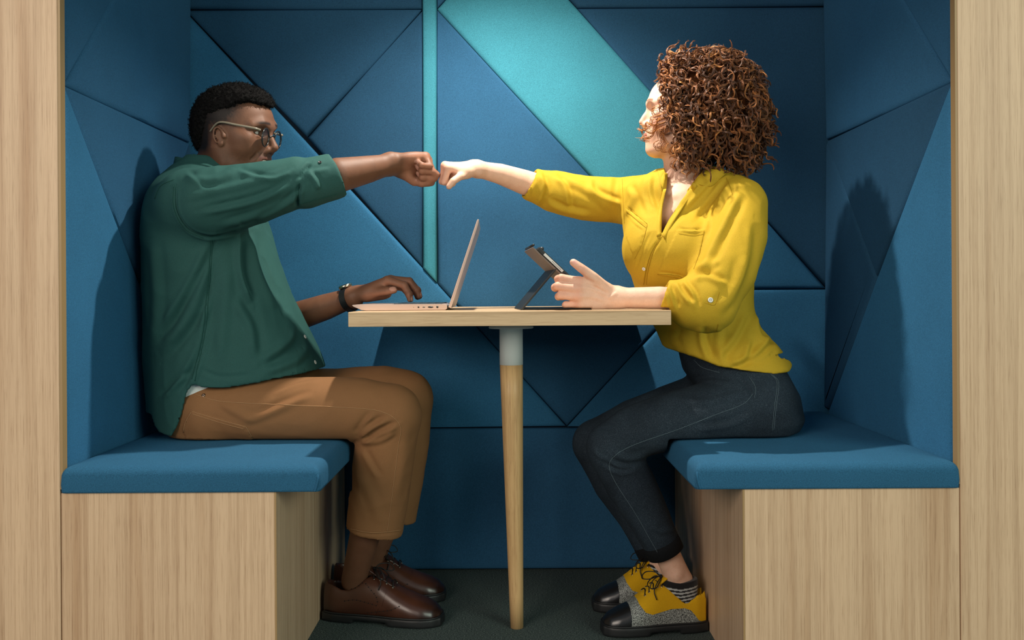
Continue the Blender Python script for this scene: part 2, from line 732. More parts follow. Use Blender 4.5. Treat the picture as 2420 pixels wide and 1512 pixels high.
def attr_fabric(name, rough=.85, sheen=.2, scale=700, bstr=.3, bdist=.001, spec=.3):
    m, nt, b = new_mat(name)
    at = N_(nt, 'ShaderNodeVertexColor', layer_name='Col')
    n = N_(nt, 'ShaderNodeTexNoise', Scale=1.0, Detail=3.0, Roughness=.7)
    nt.links.new(coords(nt, (scale,) * 3), n.inputs['Vector'])
    mix = N_(nt, 'ShaderNodeMix', data_type='RGBA', blend_type='MULTIPLY')
    mix.inputs[0].default_value = 1.0
    nt.links.new(at.outputs['Color'], mix.inputs[6])
    nt.links.new(ramp(nt, n.outputs['Fac'], [(.3, (.8,) * 3), (.7, (1.1, 1.1, 1.1))]), mix.inputs[7])
    nt.links.new(mix.outputs[2], b.inputs['Base Color'])
    b.inputs['Roughness'].default_value = rough
    b.inputs['Sheen Weight'].default_value = sheen
    b.inputs['Specular IOR Level'].default_value = spec
    bump(nt, b, n.outputs['Fac'], bstr, bdist)
    return m


WOOD_LIGHT, WOOD_DARK = srgb(218, 186, 152), srgb(188, 152, 118)
M_WOOD = wood('oak_veneer_upright', WOOD_LIGHT, WOOD_DARK, 'z')
M_WOODX = wood('oak_veneer_lengthwise', srgb(214, 184, 146), srgb(176, 142, 104), 'x', 1.5)
M_LEG = wood('turned_beech', srgb(205, 168, 118), srgb(182, 142, 95), 'z', 1.2)
M_EDGE = plain('oak_edge_band', srgb(160, 130, 88), .5)
M_BLUE = fabric('wool_felt_blue', srgb(42, 88, 122))
M_NAVY = fabric('wool_felt_dark_blue', srgb(34, 73, 102))
M_MID = fabric('wool_felt_mid_blue', srgb(47, 104, 142))
M_TEAL = fabric('wool_felt_teal', srgb(60, 133, 151))
M_SEAT = fabric('seat_felt_blue', srgb(42, 93, 125), bstr=.5)
M_BACKER = plain('backing_board', srgb(24, 48, 68), .9)
M_WHITE = plain('white_powder_coat', srgb(228, 234, 230), .45)
M_BLACK = plain('black_plastic', (.008, .008, .009), .45)
M_STEEL = plain('steel', (.6, .6, .6), .25, 1.0)


def carpet():
    m, nt, b = new_mat('charcoal_loop_carpet')
    n = N_(nt, 'ShaderNodeTexNoise', Scale=1.0, Detail=3.0, Roughness=.8)
    nt.links.new(coords(nt, (260, 520, 260)), n.inputs['Vector'])
    nt.links.new(ramp(nt, n.outputs['Fac'], [(.36, srgb(34, 42, 42)), (.55, srgb(84, 98, 96)), (.72, srgb(168, 182, 178))]), b.inputs['Base Color'])
    b.inputs['Roughness'].default_value = .95
    b.inputs['Specular IOR Level'].default_value = .1
    bump(nt, b, n.outputs['Fac'], .8, .004)
    return m


M_CARPET = carpet()
# ------------------------------------------------------------------ the booth
XL, XR = -0.925, 0.917            # faces of the upholstered side walls
YF = -0.825                       # front plane of the booth (wood frame, bench fronts)
ZT = 2.02                         # underside of the booth ceiling
DF = YF - CAM_Y                   # its distance from the camera

floor = box('floor', (-3.2, -4.5, -.05), (3.2, .12, 0), M_CARPET)
tag(floor, kind='structure')
wall_back = box('wall_back', (XL - .12, .03, 0), (XR + .12, .12, ZT), M_BACKER)
wall_left = box('wall_left', (XL - .12, YF + .022, 0), (XL - .03, .03, ZT), M_BACKER)
wall_right = box('wall_right', (XR + .03, YF + .022, 0), (XR + .12, .03, ZT), M_BACKER)
ceiling = box('ceiling', (XL - .12, YF, ZT), (XR + .12, .12, ZT + .08), plain('white_ceiling', srgb(170, 180, 182), .8))
for o in (wall_back, wall_left, wall_right, ceiling):
    tag(o, kind='structure')

# wide oak boards framing the opening, their thin edge turned to the booth
tr1 = box('trim_1', (-1.75, YF, 0), (XL - .002, YF + .022, 2.3), M_WOOD, bevel=.0012)
tr2 = box('trim_2', (XR + .006, YF, 0), (1.75, YF + .022, 2.3), M_WOOD, bevel=.0012)
tr3 = box('trim_3', (XL - .002, YF, ZT - .001), (XR + .006, YF + .022, 2.3), M_WOOD)
for o in (tr1, tr2, tr3):
    tag(o, kind='structure')
eb = box('edge_band', (XL - .0017, YF + .001, .42), (XL + .0035, YF + .021, ZT), M_EDGE, tr1)
eb = box('edge_band', (XR + .001, YF + .001, .42), (XR + .0057, YF + .021, ZT), M_EDGE, tr2)


def clip_poly(poly, n, c):
    """Keep the part of a convex polygon where n.p >= c."""
    out = []
    for i in range(len(poly)):
        a, b = poly[i], poly[(i + 1) % len(poly)]
        da, db = n @ a - c, n @ b - c
        if da >= 0:
            out.append(a)
        if (da >= 0) != (db >= 0):
            out.append(a + (b - a) * da / (da - db))
    return np.array(out)


def inset(poly, d):
    """Inset a convex counter-clockwise polygon by d, keeping its corner count."""
    n = len(poly)
    L = []
    for i in range(n):
        a, b = poly[i], poly[(i + 1) % n]
        t = (b - a) / np.linalg.norm(b - a)
        nn = np.array([-t[1], t[0]])
        L.append((nn, nn @ a + d))
    out = []
    for i in range(n):
        (n1, c1), (n2, c2) = L[i - 1], L[i]
        A = np.array([n1, n2])
        if abs(np.linalg.det(A)) < 1e-6:
            out.append(poly[i] + n2 * d)
        else:
            out.append(np.linalg.solve(A, [c1, c2]))
    return np.array(out)


def pad(poly2, to3, mat, parent, thick=.03, rad=.0125):
    """A padded, fabric-covered panel: rounded edges sinking into the seams."""
    poly = np.asarray(poly2, float)
    if np.sum(poly[:, 0] * np.roll(poly[:, 1], -1) - np.roll(poly[:, 0], -1) * poly[:, 1]) < 0:
        poly = poly[::-1]
    prof = [(.0004, 0.0), (.0006, thick - rad)]
    for a in (15, 32, 50, 68, 82):
        t = math.radians(a)
        prof.append((.0006 + rad * (1 - math.cos(t)), thick - rad + rad * math.sin(t)))
    prof += [(.0006 + rad * 1.4, thick + .0006), (.0006 + rad * 2.2, thick + .0014), (.0006 + rad * 2.5, thick + .0014)]
    V, Fs, n = [], [], len(poly)
    per = np.linalg.norm(np.roll(poly, -1, 0) - poly, axis=1).sum()
    area = .5 * abs(np.sum(poly[:, 0] * np.roll(poly[:, 1], -1) - np.roll(poly[:, 0], -1) * poly[:, 1]))
    fit = min(1.0, .8 * area / per / prof[-1][0])
    prof = [(d * fit, hgt) for d, hgt in prof]
    for d, hgt in prof:
        q = inset(poly, d)
        V += [to3(a, b, hgt) for a, b in q]
    for i in range(len(prof) - 1):
        for k in range(n):
            k2 = (k + 1) % n
            Fs.append([i * n + k, i * n + k2, (i + 1) * n + k2, (i + 1) * n + k])
    Fs.append([(len(prof) - 1) * n + k for k in range(n)])
    o = make_mesh('panel', V, Fs, mat, parent)
    return o


def orient(o):
    """Make face normals consistent and outward."""
    bm = bmesh.new()
    bm.from_mesh(o.data)
    bmesh.ops.recalc_face_normals(bm, faces=bm.faces[:])
    bm.to_mesh(o.data)
    bm.free()


# back wall: pixels of the seams read off the photograph, on the plane y = 0
def bw(px, py):
    p = J(px, py, 2.75)
    return (p[0], p[2])


ZB = 0.004
def back_panel(pts, mat, thick=.03, **kw):
    q = [bw(*p) if not isinstance(p, dict) else p['w'] for p in pts]
    q = [(min(max(x, XL - .06), XR + .06), max(ZB, min(z, ZT))) for x, z in q]
    o = pad(q, lambda a, b, h: np.array([a, .03 - h, b]), mat, wall_back, thick, **kw)
    orient(o)


W = lambda x, z: {'w': (x, z)}
EL, ER = 420, 1980          # beyond the corners: clamped to the walls
back_panel([(EL, 22), (998, 20), W(bw(998, 20)[0], ZT), W(XL - .018, ZT)], M_NAVY)
back_panel([(434, 22), (998, 20), (725, 324)], M_NAVY)
back_panel([(998, 22), (1000, 634), (725, 324)], M_NAVY)
back_panel([W(bw(998, 0)[0], ZT), (998, 20), (999, 633), (1033, 669), (1032, 20), W(bw(1032, 0)[0], ZT)], M_TEAL, .034, rad=.012)
back_panel([(434, 22), (1033, 669), (1340, 1008), (434, 1017)], M_MID)
back_panel([(1032, 20), (1640, 682), (1340, 1008), (1033, 669)], M_BLUE)
back_panel([(1032, 20), (1198, -162), (1364, 18), (1718, 415), (1480, 509)], M_TEAL)
back_panel([(1480, 509), (1718, 415), (1956, 682), (1640, 684)], M_MID)
back_panel([(1364, 18), (ER, 14), (ER, 709)], M_NAVY)
back_panel([(1364, 18), (ER, 14), W(XR + .018, ZT), W(bw(1198, 0)[0], ZT), (1198, -162)], M_NAVY)
back_panel([(1032, 20), (1198, -162), W(bw(1198, 0)[0], ZT), W(bw(1032, 0)[0], ZT)], M_BLUE)
back_panel([(1640, 684), (ER, 682), (ER, 1010), (1340, 1009)], M_MID)
back_panel([(EL, 1017), (ER, 1010), W(XR + .018, ZB), W(XL - .018, ZB)], M_BLUE, .026)


# side walls: seams on the planes x = XL and x = XR; coordinates are (y, z)
def sw(px, py, X):
    D = F_PX * X / (px - CX)
    for _ in range(6):
        p = J(px, py, D)
        D *= X / p[0]
    p = J(px, py, D)
    return (p[1], p[2])


Y0, Y1 = YF + .0225, -.001
def side_panel(pts, X, parent, mat, thick=.03):
    q = [p['w'] if isinstance(p, dict) else sw(*p, X) for p in pts]
    q = [(min(max(y, Y0), Y1), max(.30, min(z, ZT))) for y, z in q]
    sg = 1 if X < 0 else -1
    o = pad(q, lambda a, b, h: np.array([X - sg * .03 + sg * h, a, b]), mat, parent, thick)
    orient(o)


def side_set(X, parent, mats, A, B, C, Dp, E, Tp):
    """A outer upper node, B back-corner node, C crossing node, Dp foot of the long seam, E front foot, Tp upper seam end."""
    side_panel([Tp, A, W(Y0, ZT), W(Tp['w'][0], ZT)] if False else [A, Tp, W(Y0, ZT)], X, parent, mats[0])
    side_panel([A, B, W(Y1, ZT), Tp], X, parent, mats[1])
    side_panel([A, B, C], X, parent, mats[2])
    side_panel([B, C, Dp, W(Y1, sw(*Dp, X)[1])], X, parent, mats[3])
    side_panel([A, Dp, W(Y1, .30), W(Y0, .30)] if False else [A, C, Dp, W(sw(*Dp, X)[0], .30), W(Y0, .30)], X, parent, mats[4])


def tp(px0, py0, px1, py1, X):
    """Extend a seam from (px1,py1) through (px0,py0) up to the ceiling."""
    a, b = np.array(sw(px1, py1, X)), np.array(sw(px0, py0, X))
    t = (ZT - a[1]) / (b[1] - a[1])
    q = a + (b - a) * t
    return W(min(q[0], Y1), ZT) if q[0] <= Y1 else W(Y1, a[1] + (b[1] - a[1]) * (Y1 - a[0]) / (b[0] - a[0]))


side_set(XL, wall_left, (M_BLUE, M_BLUE, M_BLUE, M_NAVY, M_MID), (156, 200), (452, 338), (334, 672), (445, 965), None, tp(262, 0, 156, 178, XL))
side_set(XR, wall_right, (M_BLUE, M_BLUE, M_NAVY, M_NAVY, M_MID), (2247, 190), (1950, 332), (2069, 656), (1956, 968), None, tp(2141, 0, 2247, 168, XR))


# ------------------------------------------------------------------ benches
def slab(x0, x1, y0, y1, z0, z1, rt, rc, nc=6):
    """Soft slab: rounded corners in plan, rolled top edge, gently crowned top."""
    def ring(ins, z):
        out = []
        r = max(rc - ins * .3, .004)
        for cx, cy, a0 in ((x1 - ins - r, y1 - ins - r, 0), (x0 + ins + r, y1 - ins - r, 90), (x0 + ins + r, y0 + ins + r, 180), (x1 - ins - r, y0 + ins + r, 270)):
            for i in range(nc + 1):
                a = math.radians(a0 + 90 * i / nc)
                out.append((cx + r * math.cos(a), cy + r * math.sin(a), z))
        return out
    prof = [(.0, z0), (.0, z0 + .004), (-.001, (z0 + z1 - rt) / 2), (.0, z1 - rt)]
    for a in (12, 25, 38, 52, 66, 80):
        t = math.radians(a)
        prof.append((rt * (1 - math.cos(t)), z1 - rt + rt * math.sin(t)))
    prof += [(rt * 1.3, z1 + .0006), (rt * 2.2, z1 + .0016), (rt * 3.5, z1 + .002), (rt * 4, z1 + .002)]
    V, Fs = [], []
    for ins, z in prof:
        V += ring(ins, z)
    n = 4 * (nc + 1)
    for i in range(len(prof) - 1):
        for k in range(n):
            k2 = (k + 1) % n
            Fs.append([i * n + k, i * n + k2, (i + 1) * n + k2, (i + 1) * n + k])
    Fs.append(list(range(n))[::-1])
    Fs.append([(len(prof) - 1) * n + k for k in range(n)])
    return V, Fs


def bench(X0, X1, cx0, cx1, label_base, label_cush, inner):
    t = thing('bench_base', label_base, 'bench', ((X0 + X1) / 2, YF / 2, 0))
    box('front_panel', (X0, YF, .0), (X1, YF + .02, .4125), M_WOOD, t, .001)
    xs = X1 if inner > 0 else X0
    s0, s1 = (xs - .0205, xs - .0005) if inner > 0 else (xs + .0005, xs + .0205)
    box('side_panel', (s0, YF + .0205, .0), (s1, -.03, .4125), M_WOOD, t, .001)
    box('edge_band', (min(xs, xs - inner * .004), YF - .0006, .001), (max(xs, xs - inner * .004), YF + .0005, .412), M_EDGE, t)
    box('top_board', (min(X0, X1) + .021, YF + .021, .395), (max(X0, X1) - .021, -.03, .4115), M_EDGE, t)
    root = thing('seat_cushion', label_cush, 'cushion', ((cx0 + cx1) / 2, YF / 2, .4135))
    V, Fs = slab(cx0, cx1, YF - .006, -.003, .4135, .4675, .022, .010)
    c = make_mesh('cushion', V, Fs, M_SEAT, root)
    xi, so = (cx1, -1) if inner > 0 else (cx0, 1)
    tuck = [(xi + so * .0105, YF - .0055, .4142), (xi + so * .006, YF - .0062, .428), (xi + so * .004, YF - .004, .444), (xi + so * .010, YF + .006, .458)]
    tube('corner_tuck', catmull(tuck, 6), .0028, M_SEAT, root, 6)
    return t, root


bench(XL + .0005, J(653, 1200, DF)[0], XL + .0005, J(757, 1130, DF)[0],
      'oak veneer bench box on the left, its inner side in greenish shade', 'flat blue felt seat cushion under the man in brown trousers', 1)
bench(J(1755, 1200, DF)[0], XR + .004, J(1642, 1130, DF)[0], XR + .004,
      'oak veneer bench box on the right, beside the yellow shoes', 'flat blue felt seat cushion under the woman in dark jeans', -1)

# ------------------------------------------------------------------ table
TZ = .778                                      # table top height
TY = -.69                                      # its front edge
TX0, TX1 = -.356, .3545
table = thing('table', 'narrow oak table with one tapered leg and white collar', 'table', (0, -.46, 0))
box('table_top', (TX0, TY, TZ - .0325), (TX1, -.09, TZ), M_WOODX, table, .0012)
box('wall_rail', (TX0, -.083, TZ - .0325), (TX1, -.004, TZ), M_WOODX, table, .0012)
lx, ly = J(1208, 800, 2.29)[0], 2.29 + CAM_Y
lathe('leg_flange', [(.0535, 0), (.0555, .003), (.0535, .0045), (.0535, .014)], (lx, ly, TZ - .0325 - .0142), (0, 0, 1), M_WHITE, table, 48)
lathe('leg_collar', [(.0285, 0), (.0285, .086), (.0275, .088)], (lx, ly, TZ - .0325 - .0142 - .0885), (0, 0, 1), M_WHITE, table, 40)
zt, zb = TZ - .0325 - .0142 - .0888, .001
bx = J(1221.5, 1480, 2.29)[0]
V, Fs, n = [], [], 40
for i in range(9):
    f = i / 8
    r, x, z = .0282 + (.0158 - .0282) * f, lx + (bx - lx) * f, zt + (zb - zt) * f
    for k in range(n):
        a = 2 * math.pi * k / n
        V.append((x + r * math.cos(a), ly + r * math.sin(a), z))
for i in range(8):
    for k in range(n):
        Fs.append([i * n + k, (i + 1) * n + k, (i + 1) * n + (k + 1) % n, i * n + (k + 1) % n])
Fs += [list(range(n)), [8 * n + k for k in range(n)][::-1]]
make_mesh('leg', V, Fs, M_LEG, table)
for (a, b) in ((948, 990), (1412, 1470)):
    p, q = J(a, 770, 2.25), J(b, 770, 2.25)
    o = box('bracket', (p[0], 2.18 + CAM_Y, TZ - .0365), (q[0], 2.34 + CAM_Y, TZ - .0326), M_WHITE, table, .001)

# ------------------------------------------------------------------ lamp in the booth ceiling
lamp = thing('ceiling_lamp', 'round white recessed lamp in the booth ceiling above the table', 'lamp', (-.02, -.50, ZT))
LAMP_Y = -.50
lathe('housing', [(.085, 0), (.085, .006), (.07, .0075), (.062, .003)], (-.02, LAMP_Y, ZT - .0075), (0, 0, 1), M_WHITE, lamp, 48)
ld = bpy.data.lights.new('ceiling_lamp_light', 'SPOT')
ld.energy = 110.0
ld.color = (1.0, .93, .82)
ld.shadow_soft_size = .022
ld.spot_size = math.radians(124)
ld.spot_blend = .9
lo_ = bpy.data.objects.new('ceiling_lamp_light', ld)
COL.objects.link(lo_)
lo_.location = (-.02, LAMP_Y, ZT - .03)
lo_.parent = lamp
lo_.matrix_parent_inverse = lamp.matrix_world.inverted()
# ------------------------------------------------------------------ people: shared builders
def frame_from(fwd, up):
    f = nrm(fwd)
    l = nrm(np.cross(up, f))
    return np.stack([f, l, np.cross(f, l)])        # rows: forward, left, up


def build_head(S, O, R, sc, male):
    """A head with brow, nose, lips, jaw and ears, in local (forward, left, up) metres."""
    W_ = lambda f, l, u: O + sc * (np.array([f, l, u]) @ R)
    e = lambda c, r, k=.012, op='u', rot=R: S.ell(W_(*c), np.array(r) * sc, rot, k * sc, op)
    ch = lambda pts, rs, k=.008, op='u': S.chain([W_(*p) for p in pts], np.array(rs) * sc, k * sc, op)
    e((-.006, 0, .040), (.096, .074, .079), .02)
    e((.032, 0, .046), (.059, .062, .058), .02)
    e((.030, 0, -.016), (.057, .058, .074), .03)
    jw = 1.0 if male else .9
    for s in (-1, 1):
        ch([(-.004, s * .053 * jw, -.030), (.012, s * .050 * jw, -.062), (.066, s * .014, -.084)], [.020, .020, .017], .03)
        e((.052, s * .044, -.016), (.026, .022, .024), .024)                    # cheek
        e((.046, s * .055, .004), (.026, .012, .012), .02)                      # cheekbone
        ch([(.072, s * .050, .034), (.086, s * .030, .041), (.091, s * .010, .036)], [.008, .010 if male else .008, .009], .014)
        e((.092, s * .033, .018), (.016, .017, .012), .012, 's')                # socket
        e((.0715, s * .031, .0272), (.0130, .0155, .0078), .004)                # lids
        e((.0705, s * .031, .0092), (.0130, .0155, .0068), .004)
        e((.0955, s * .0125, -.019), (.010, .0075, .0085), .006)                # nostril wing
    e((.078, 0, -.084), (.018, .020, .016), .016)                               # chin
    e((.070, 0, -.048), (.030, .034, .028), .02)                                # muzzle
    ch([(.085, 0, .034), (.092, 0, .020), (.103, 0, .002), (.109, 0, -.011)], [.007, .0066, .0075, .0105 if male else .0085], .008)
    ch([(.082, 0, .030), (.088, 0, .008), (.090, 0, -.016)], [.008, .0095, .0105], .006)
    e((.100, 0, -.020), (.010, .008, .006), .006)
    for s in (-1, 1) if male else ():
        e((.1015, s * .0068, -.0300), (.0045, .0030, .0040), .002, 's')
    if male:                                                                    # open smile
        m = .005
        ch([(.068, .032, -.040 + m), (.088, .019, -.0475 + m), (.0985, 0, -.0475 + m), (.088, -.019, -.0475 + m), (.068, -.032, -.040 + m)], [.003, .0052, .0058, .0052, .003], .006)
        ch([(.068, .032, -.042 + m), (.085, .019, -.062 + m), (.094, 0, -.067 + m), (.085, -.019, -.062 + m), (.068, -.032, -.042 + m)], [.003, .006, .0068, .006, .003], .006)
        S.chain([W_(.078, .028, -.0445 + m), W_(.094, .014, -.0545 + m), W_(.102, 0, -.0568 + m), W_(.094, -.014, -.0545 + m), W_(.078, -.028, -.0445 + m)], np.array([.0028, .0062, .0070, .0062, .0028]) * sc, .002, 's')
        for s in (-1, 1):                                                       # smile fold
            ch([(.096, s * .020, -.016), (.084, s * .034, -.030), (.072, s * .039, -.046)], [.002, .003, .002], .006, 's')
    else:
        ch([(.080, .021, -.047), (.093, .010, -.0465), (.098, 0, -.045), (.093, -.010, -.0465), (.080, -.021, -.047)], [.003, .0045, .005, .0045, .003], .005)
        ch([(.080, .020, -.050), (.091, .010, -.056), (.0945, 0, -.057), (.091, -.010, -.056), (.080, -.020, -.050)], [.003, .005, .0058, .005, .003], .005)
        ch([(.094, .018, -.0505), (.104, 0, -.051), (.094, -.018, -.0505)], [.0012, .0015, .0012], .003, 's')
    for s in (-1, 1):                                                           # ears, leaning back
        tilt = math.radians(18)
        ct, st = math.cos(tilt), math.sin(tilt)
        def ear(df, du, l):
            return (.002 + .80 * df * ct - .74 * du * st, s * l, -.002 + .80 * df * st + .74 * du * ct)
        Re = np.stack([R[0] * ct + R[2] * st, R[1], -R[0] * st + R[2] * ct])
        S.ell(W_(*ear(0, 0, .0695)), np.array([.0140, .0085, .0222]) * sc, Re, .005 * sc)
        rim = [ear(.014 * math.cos(a) + .001, .027 * math.sin(a) + .001, .0775 + .004 * max(0, -math.cos(a))) for a in np.linspace(-.3, 1.28 * math.pi, 16)]
        ch(rim, [.0028] * 16, .002)
        ch([ear(-.002, .014, .077), ear(-.006, .002, .079), ear(-.002, -.010, .078)], [.0022, .0025, .0022], .002)
        e(ear(.004, -.003, .0840), (.0065, .0072, .0095), .0025, 's', Re)
        e(ear(.001, -.025, .0745), (.0070, .0040, .0070), .004, 'u', Re)
        e(ear(.016, -.002, .072), (.0045, .006, .006), .004, 'u', Re)
    return W_


FINGER_L = [(.043, .026, .021), (.047, .030, .022), (.043, .028, .022), (.034, .021, .020)]
FINGER_R = [.0092, .0094, .0088, .0078]


def build_hand(S, wrist, d, n, right, sc, curls, spread, thumb, nails, thumb_world=None, wrist_r=(.027, .020), palm_t=.013):
    """Palm, four jointed fingers and a thumb. d: wrist to knuckles, n: out of the back of the hand.
    curls: (mcp, pip, dip) degrees for index..little; thumb: points in (d, thumbward, n) metres."""
    d = nrm(d)
    n = nrm(np.asarray(n) - d * np.dot(n, d))
    s = np.cross(n, d) if right else np.cross(d, n)
    L = lambda a, b, c: wrist + sc * (d * a + s * b + n * c)
    mc = [(.086, .027, 0), (.090, .0085, .003), (.085, -.0095, .002), (.076, -.026, -.003)]
    R3 = np.stack([d, s, n])
    S.ell(L(.048, .002, -.004), np.array([.050, .038, palm_t]) * sc, R3, .012 * sc)
    S.cone(L(-.01, 0, -.002), L(.018, 0, -.003), wrist_r[1] * sc * 1.25, .019 * sc, .016 * sc, flat=(s, .78))
    for i, m in enumerate(mc):
        S.cone(L(.012, m[1] * .55, 0), L(*m), .0115 * sc, .0105 * sc, .010 * sc)
    S.ell(L(.040, -.026, -.008), np.array([.030, .012, .012]) * sc, R3, .012 * sc)          # heel of the hand
    S.ell(L(.034, .024, -.010), np.array([.030, .015, .014]) * sc, R3, .012 * sc)           # ball of the thumb
    for i, m in enumerate(mc):
        p = L(*m)
        sa = math.radians(spread[i])
        fd = d * math.cos(sa) + s * math.sin(sa)
        ang = 0.0
        pts, dirs = [p], []
        for j in range(3):
            ang += math.radians(curls[i][j])
            v = fd * math.cos(ang) - n * math.sin(ang)
            dirs.append(v)
            p = p + v * FINGER_L[i][j] * sc
            pts.append(p)
        r = FINGER_R[i] * sc
        S.chain(pts[:2] + [pts[2]], [r * 1.12, r, r * .93], .006 * sc)
        S.cone(pts[2], pts[3] - dirs[2] * r * .7, r * .93, r * .8, .003 * sc)
        for q in pts[1:3]:
            S.ball(q, r * 1.04, .002 * sc)
        nn = fd * math.sin(ang) + n * math.cos(ang)
        nails.append((pts[3] - dirs[2] * r * .75 + nn * r * .62, nn, dirs[2], r))
    T = [L(*q) for q in thumb] if thumb_world is None else [np.asarray(q, float) for q in thumb_world]
    r = .0105 * sc
    S.chain(T, [r * 1.35, r * 1.08, r, r * .82][:len(T)], .008 * sc)
    v = nrm(T[-1] - T[-2])
    return dict(thumb=T, s=s, n=n, d=d, tip_dir=v)


def nail_mask(V, N, nails):
    m = np.zeros(len(V))
    for c, nn, dd, r in nails:
        q = V - c
        a, b = q @ dd, q @ np.cross(nn, dd)
        e = (a / (r * .95)) ** 2 + (b / (r * .72)) ** 2
        m = np.maximum(m, ((e < 1) & (np.abs(q @ nn) < r * .5) & (N @ nn > .55)).astype(float))
    return m


def cloth(V, Q, amp=.0022, seed=1, scales=(11, 26), stretch=(1, 1, .6)):
    N = vnormals(V, Q)
    S3 = V * np.array(stretch)
    wob = np.stack([vnoise(S3, 7, seed + 5), vnoise(S3, 7, seed + 6), vnoise(S3, 7, seed + 7)], 1) * .05
    f = (1 - 2 * np.abs(vnoise(S3 + wob, scales[0], seed))) + .5 * (1 - 2 * np.abs(vnoise(S3 + wob, scales[1], seed + 1)))
    V = V + N * (amp * (f - .5))[:, None]
    return V, vnormals(V, Q)


def split_mesh(V, Q, N, gs):
    """Partition faces by functions g(V)<0 (first match wins, the rest last), with clean edges along g = 0."""
    V = V.copy()
    left = np.ones(len(Q), bool)
    out = []
    for g in gs:
        m = left & (g(V[Q].mean(1)) < 0)
        rest = left & ~m
        a, b = np.zeros(len(V), bool), np.zeros(len(V), bool)
        a[Q[m].ravel()] = True
        b[Q[rest].ravel()] = True
        e = np.nonzero(a & b)[0]
        for _ in range(2):
            v = V[e]
            g0 = g(v)
            gr = np.stack([(g(v + d) - g0) / 1e-4 for d in np.eye(3) * 1e-4], 1)
            gr -= N[e] * (gr * N[e]).sum(1, keepdims=True)
            stp = -(g0 / ((gr ** 2).sum(1) + 1e-6))[:, None] * gr
            ln = np.linalg.norm(stp, axis=1, keepdims=True)
            V[e] = v + stp * np.minimum(1, .0026 / (ln + 1e-9))
        out.append(m)
        left = rest
    out.append(left)
    return V, out


def button(px, py, tree, parent, r=.0052, mat=None):
    c, n = face_at(tree, px, py)
    if c is None:
        return
    o = lathe('button', [(r * .9, 0), (r, .0008), (r, .0016), (r * .8, .0022), (r * .7, .0016), (.0003, .0016)], c + n * .0004, n, mat or M_BUTTON, parent, 20)
    t = nrm(np.cross(n, [0, 0, 1]))
    for s in (-1, 1):
        lathe('hole', [(r * .14, 0), (r * .14, .0004)], c + n * .0019 + t * s * r * .3, n, M_BLACK, o, 8)


M_BUTTON = plain('pearl_button', srgb(222, 222, 214), .35)
M_SKIN_D = skin_mat('deep_brown_skin', rough=.5, sss=.05, spec=.35)
M_SKIN_L = skin_mat('fair_skin', rough=.48, sss=.16)
M_EYE = plain('eye_white', srgb(196, 190, 182), .15)
M_IRIS = plain('dark_iris', srgb(35, 22, 16), .1)
M_TEETH = plain('teeth', srgb(238, 230, 215), .25)
# ------------------------------------------------------------------ the man
man = thing('person', 'person in green rolled-sleeve shirt, brown trousers and glasses, bumping fists', 'person', tuple(J(480, 1040, 2.38)))
SK = np.array(srgb(112, 76, 56))
yaw, pit = math.radians(11), math.radians(8)
fw = np.array([math.cos(yaw) * math.cos(pit), -math.sin(yaw) * math.cos(pit), -math.sin(pit)])
HR = frame_from(fw, np.array([.02, -.06, 1.0]))
HO = J(552, 327, 2.37)
HSC = 1.03

B = Sdf()
WH = build_head(B, HO, HR, HSC, True)
neck_b = J(487, 432, 2.39)
B.chain([WH(-.030, 0, -.010), WH(-.026, 0, -.060), neck_b, J(490, 500, 2.39)], [.058, .056, .062, .09], .025)
shR, shL = J(452, 462, 2.20), J(505, 462, 2.57)
elR, wrR = J(742, 424, 2.215), J(932, 386, 2.334)
elL, wrL = J(640, 772, 2.52), J(846, 698, 2.425)
B.chain([shR, J(500, 500, 2.39), shL], [.042, .09, .042], .03)
B.chain([shR, J(600, 442, 2.20), elR], [.042, .038, .034], .02)
B.chain([elR, J(800, 414, 2.235), J(870, 400, 2.285), wrR], [.036, .0415, .033, .0235], .012)
B.chain([shL, J(560, 620, 2.58), elL], [.044, .043, .040], .02)
B.chain([elL, J(700, 748, 2.50), J(770, 725, 2.465), wrL], [.040, .0385, .034, .024], .02)
nails_m = []
tight = [(82, 98, 62), (84, 100, 62), (86, 100, 60), (88, 98, 58)]
hR = build_hand(B, wrR, nrm(J(1026, 383, 2.378) - J(932, 385, 2.334)), (-.05, .62, .78), True, 1.0, tight, (-2, 0, 1, 3),
                [(.022, .020, -.012), (.052, .036, -.030), (.082, .022, -.046), (.098, -.004, -.046)], nails_m)
hL = build_hand(B, wrL, nrm(J(918, 668, 2.42) - J(846, 698, 2.425)), (-.30, .16, .93), False, 1.06,
                [(38, 44, 18), (27, 44, 20), (25, 44, 22), (30, 40, 20)], (3, 0, -3, -7), None, nails_m, palm_t=.016,
                thumb_world=[J(866, 696, 2.40), J(892, 690, 2.382), J(916, 687, 2.372), J(931, 685, 2.368)])
B.ell(J(892, 697, 2.425), (.036, .032, .0135), None, .014)
nails_m.append((J(928, 682, 2.360), nrm([.1, -.8, .6]), nrm(J(931, 685, 2.368) - J(916, 687, 2.372)), .0088))
LAP_X0 = J(832, 722, 2.2)[0]
B.cut(lambda P: np.where((P[..., 0] > LAP_X0 - .012) & (P[..., 0] < -.15) & (P[..., 1] > -.57), .7962 - P[..., 2], -1.0), (LAP_X0 - .015, -.57, .75), (-.15, -.2, .82), .003, 'i')
Vb, Qb = B.mesh(.0023)
Vb, Qb = drop_small(Vb, Qb, 400)
Vb = relax(Vb, Qb, 1, .4)
Nb = vnormals(Vb, Qb)
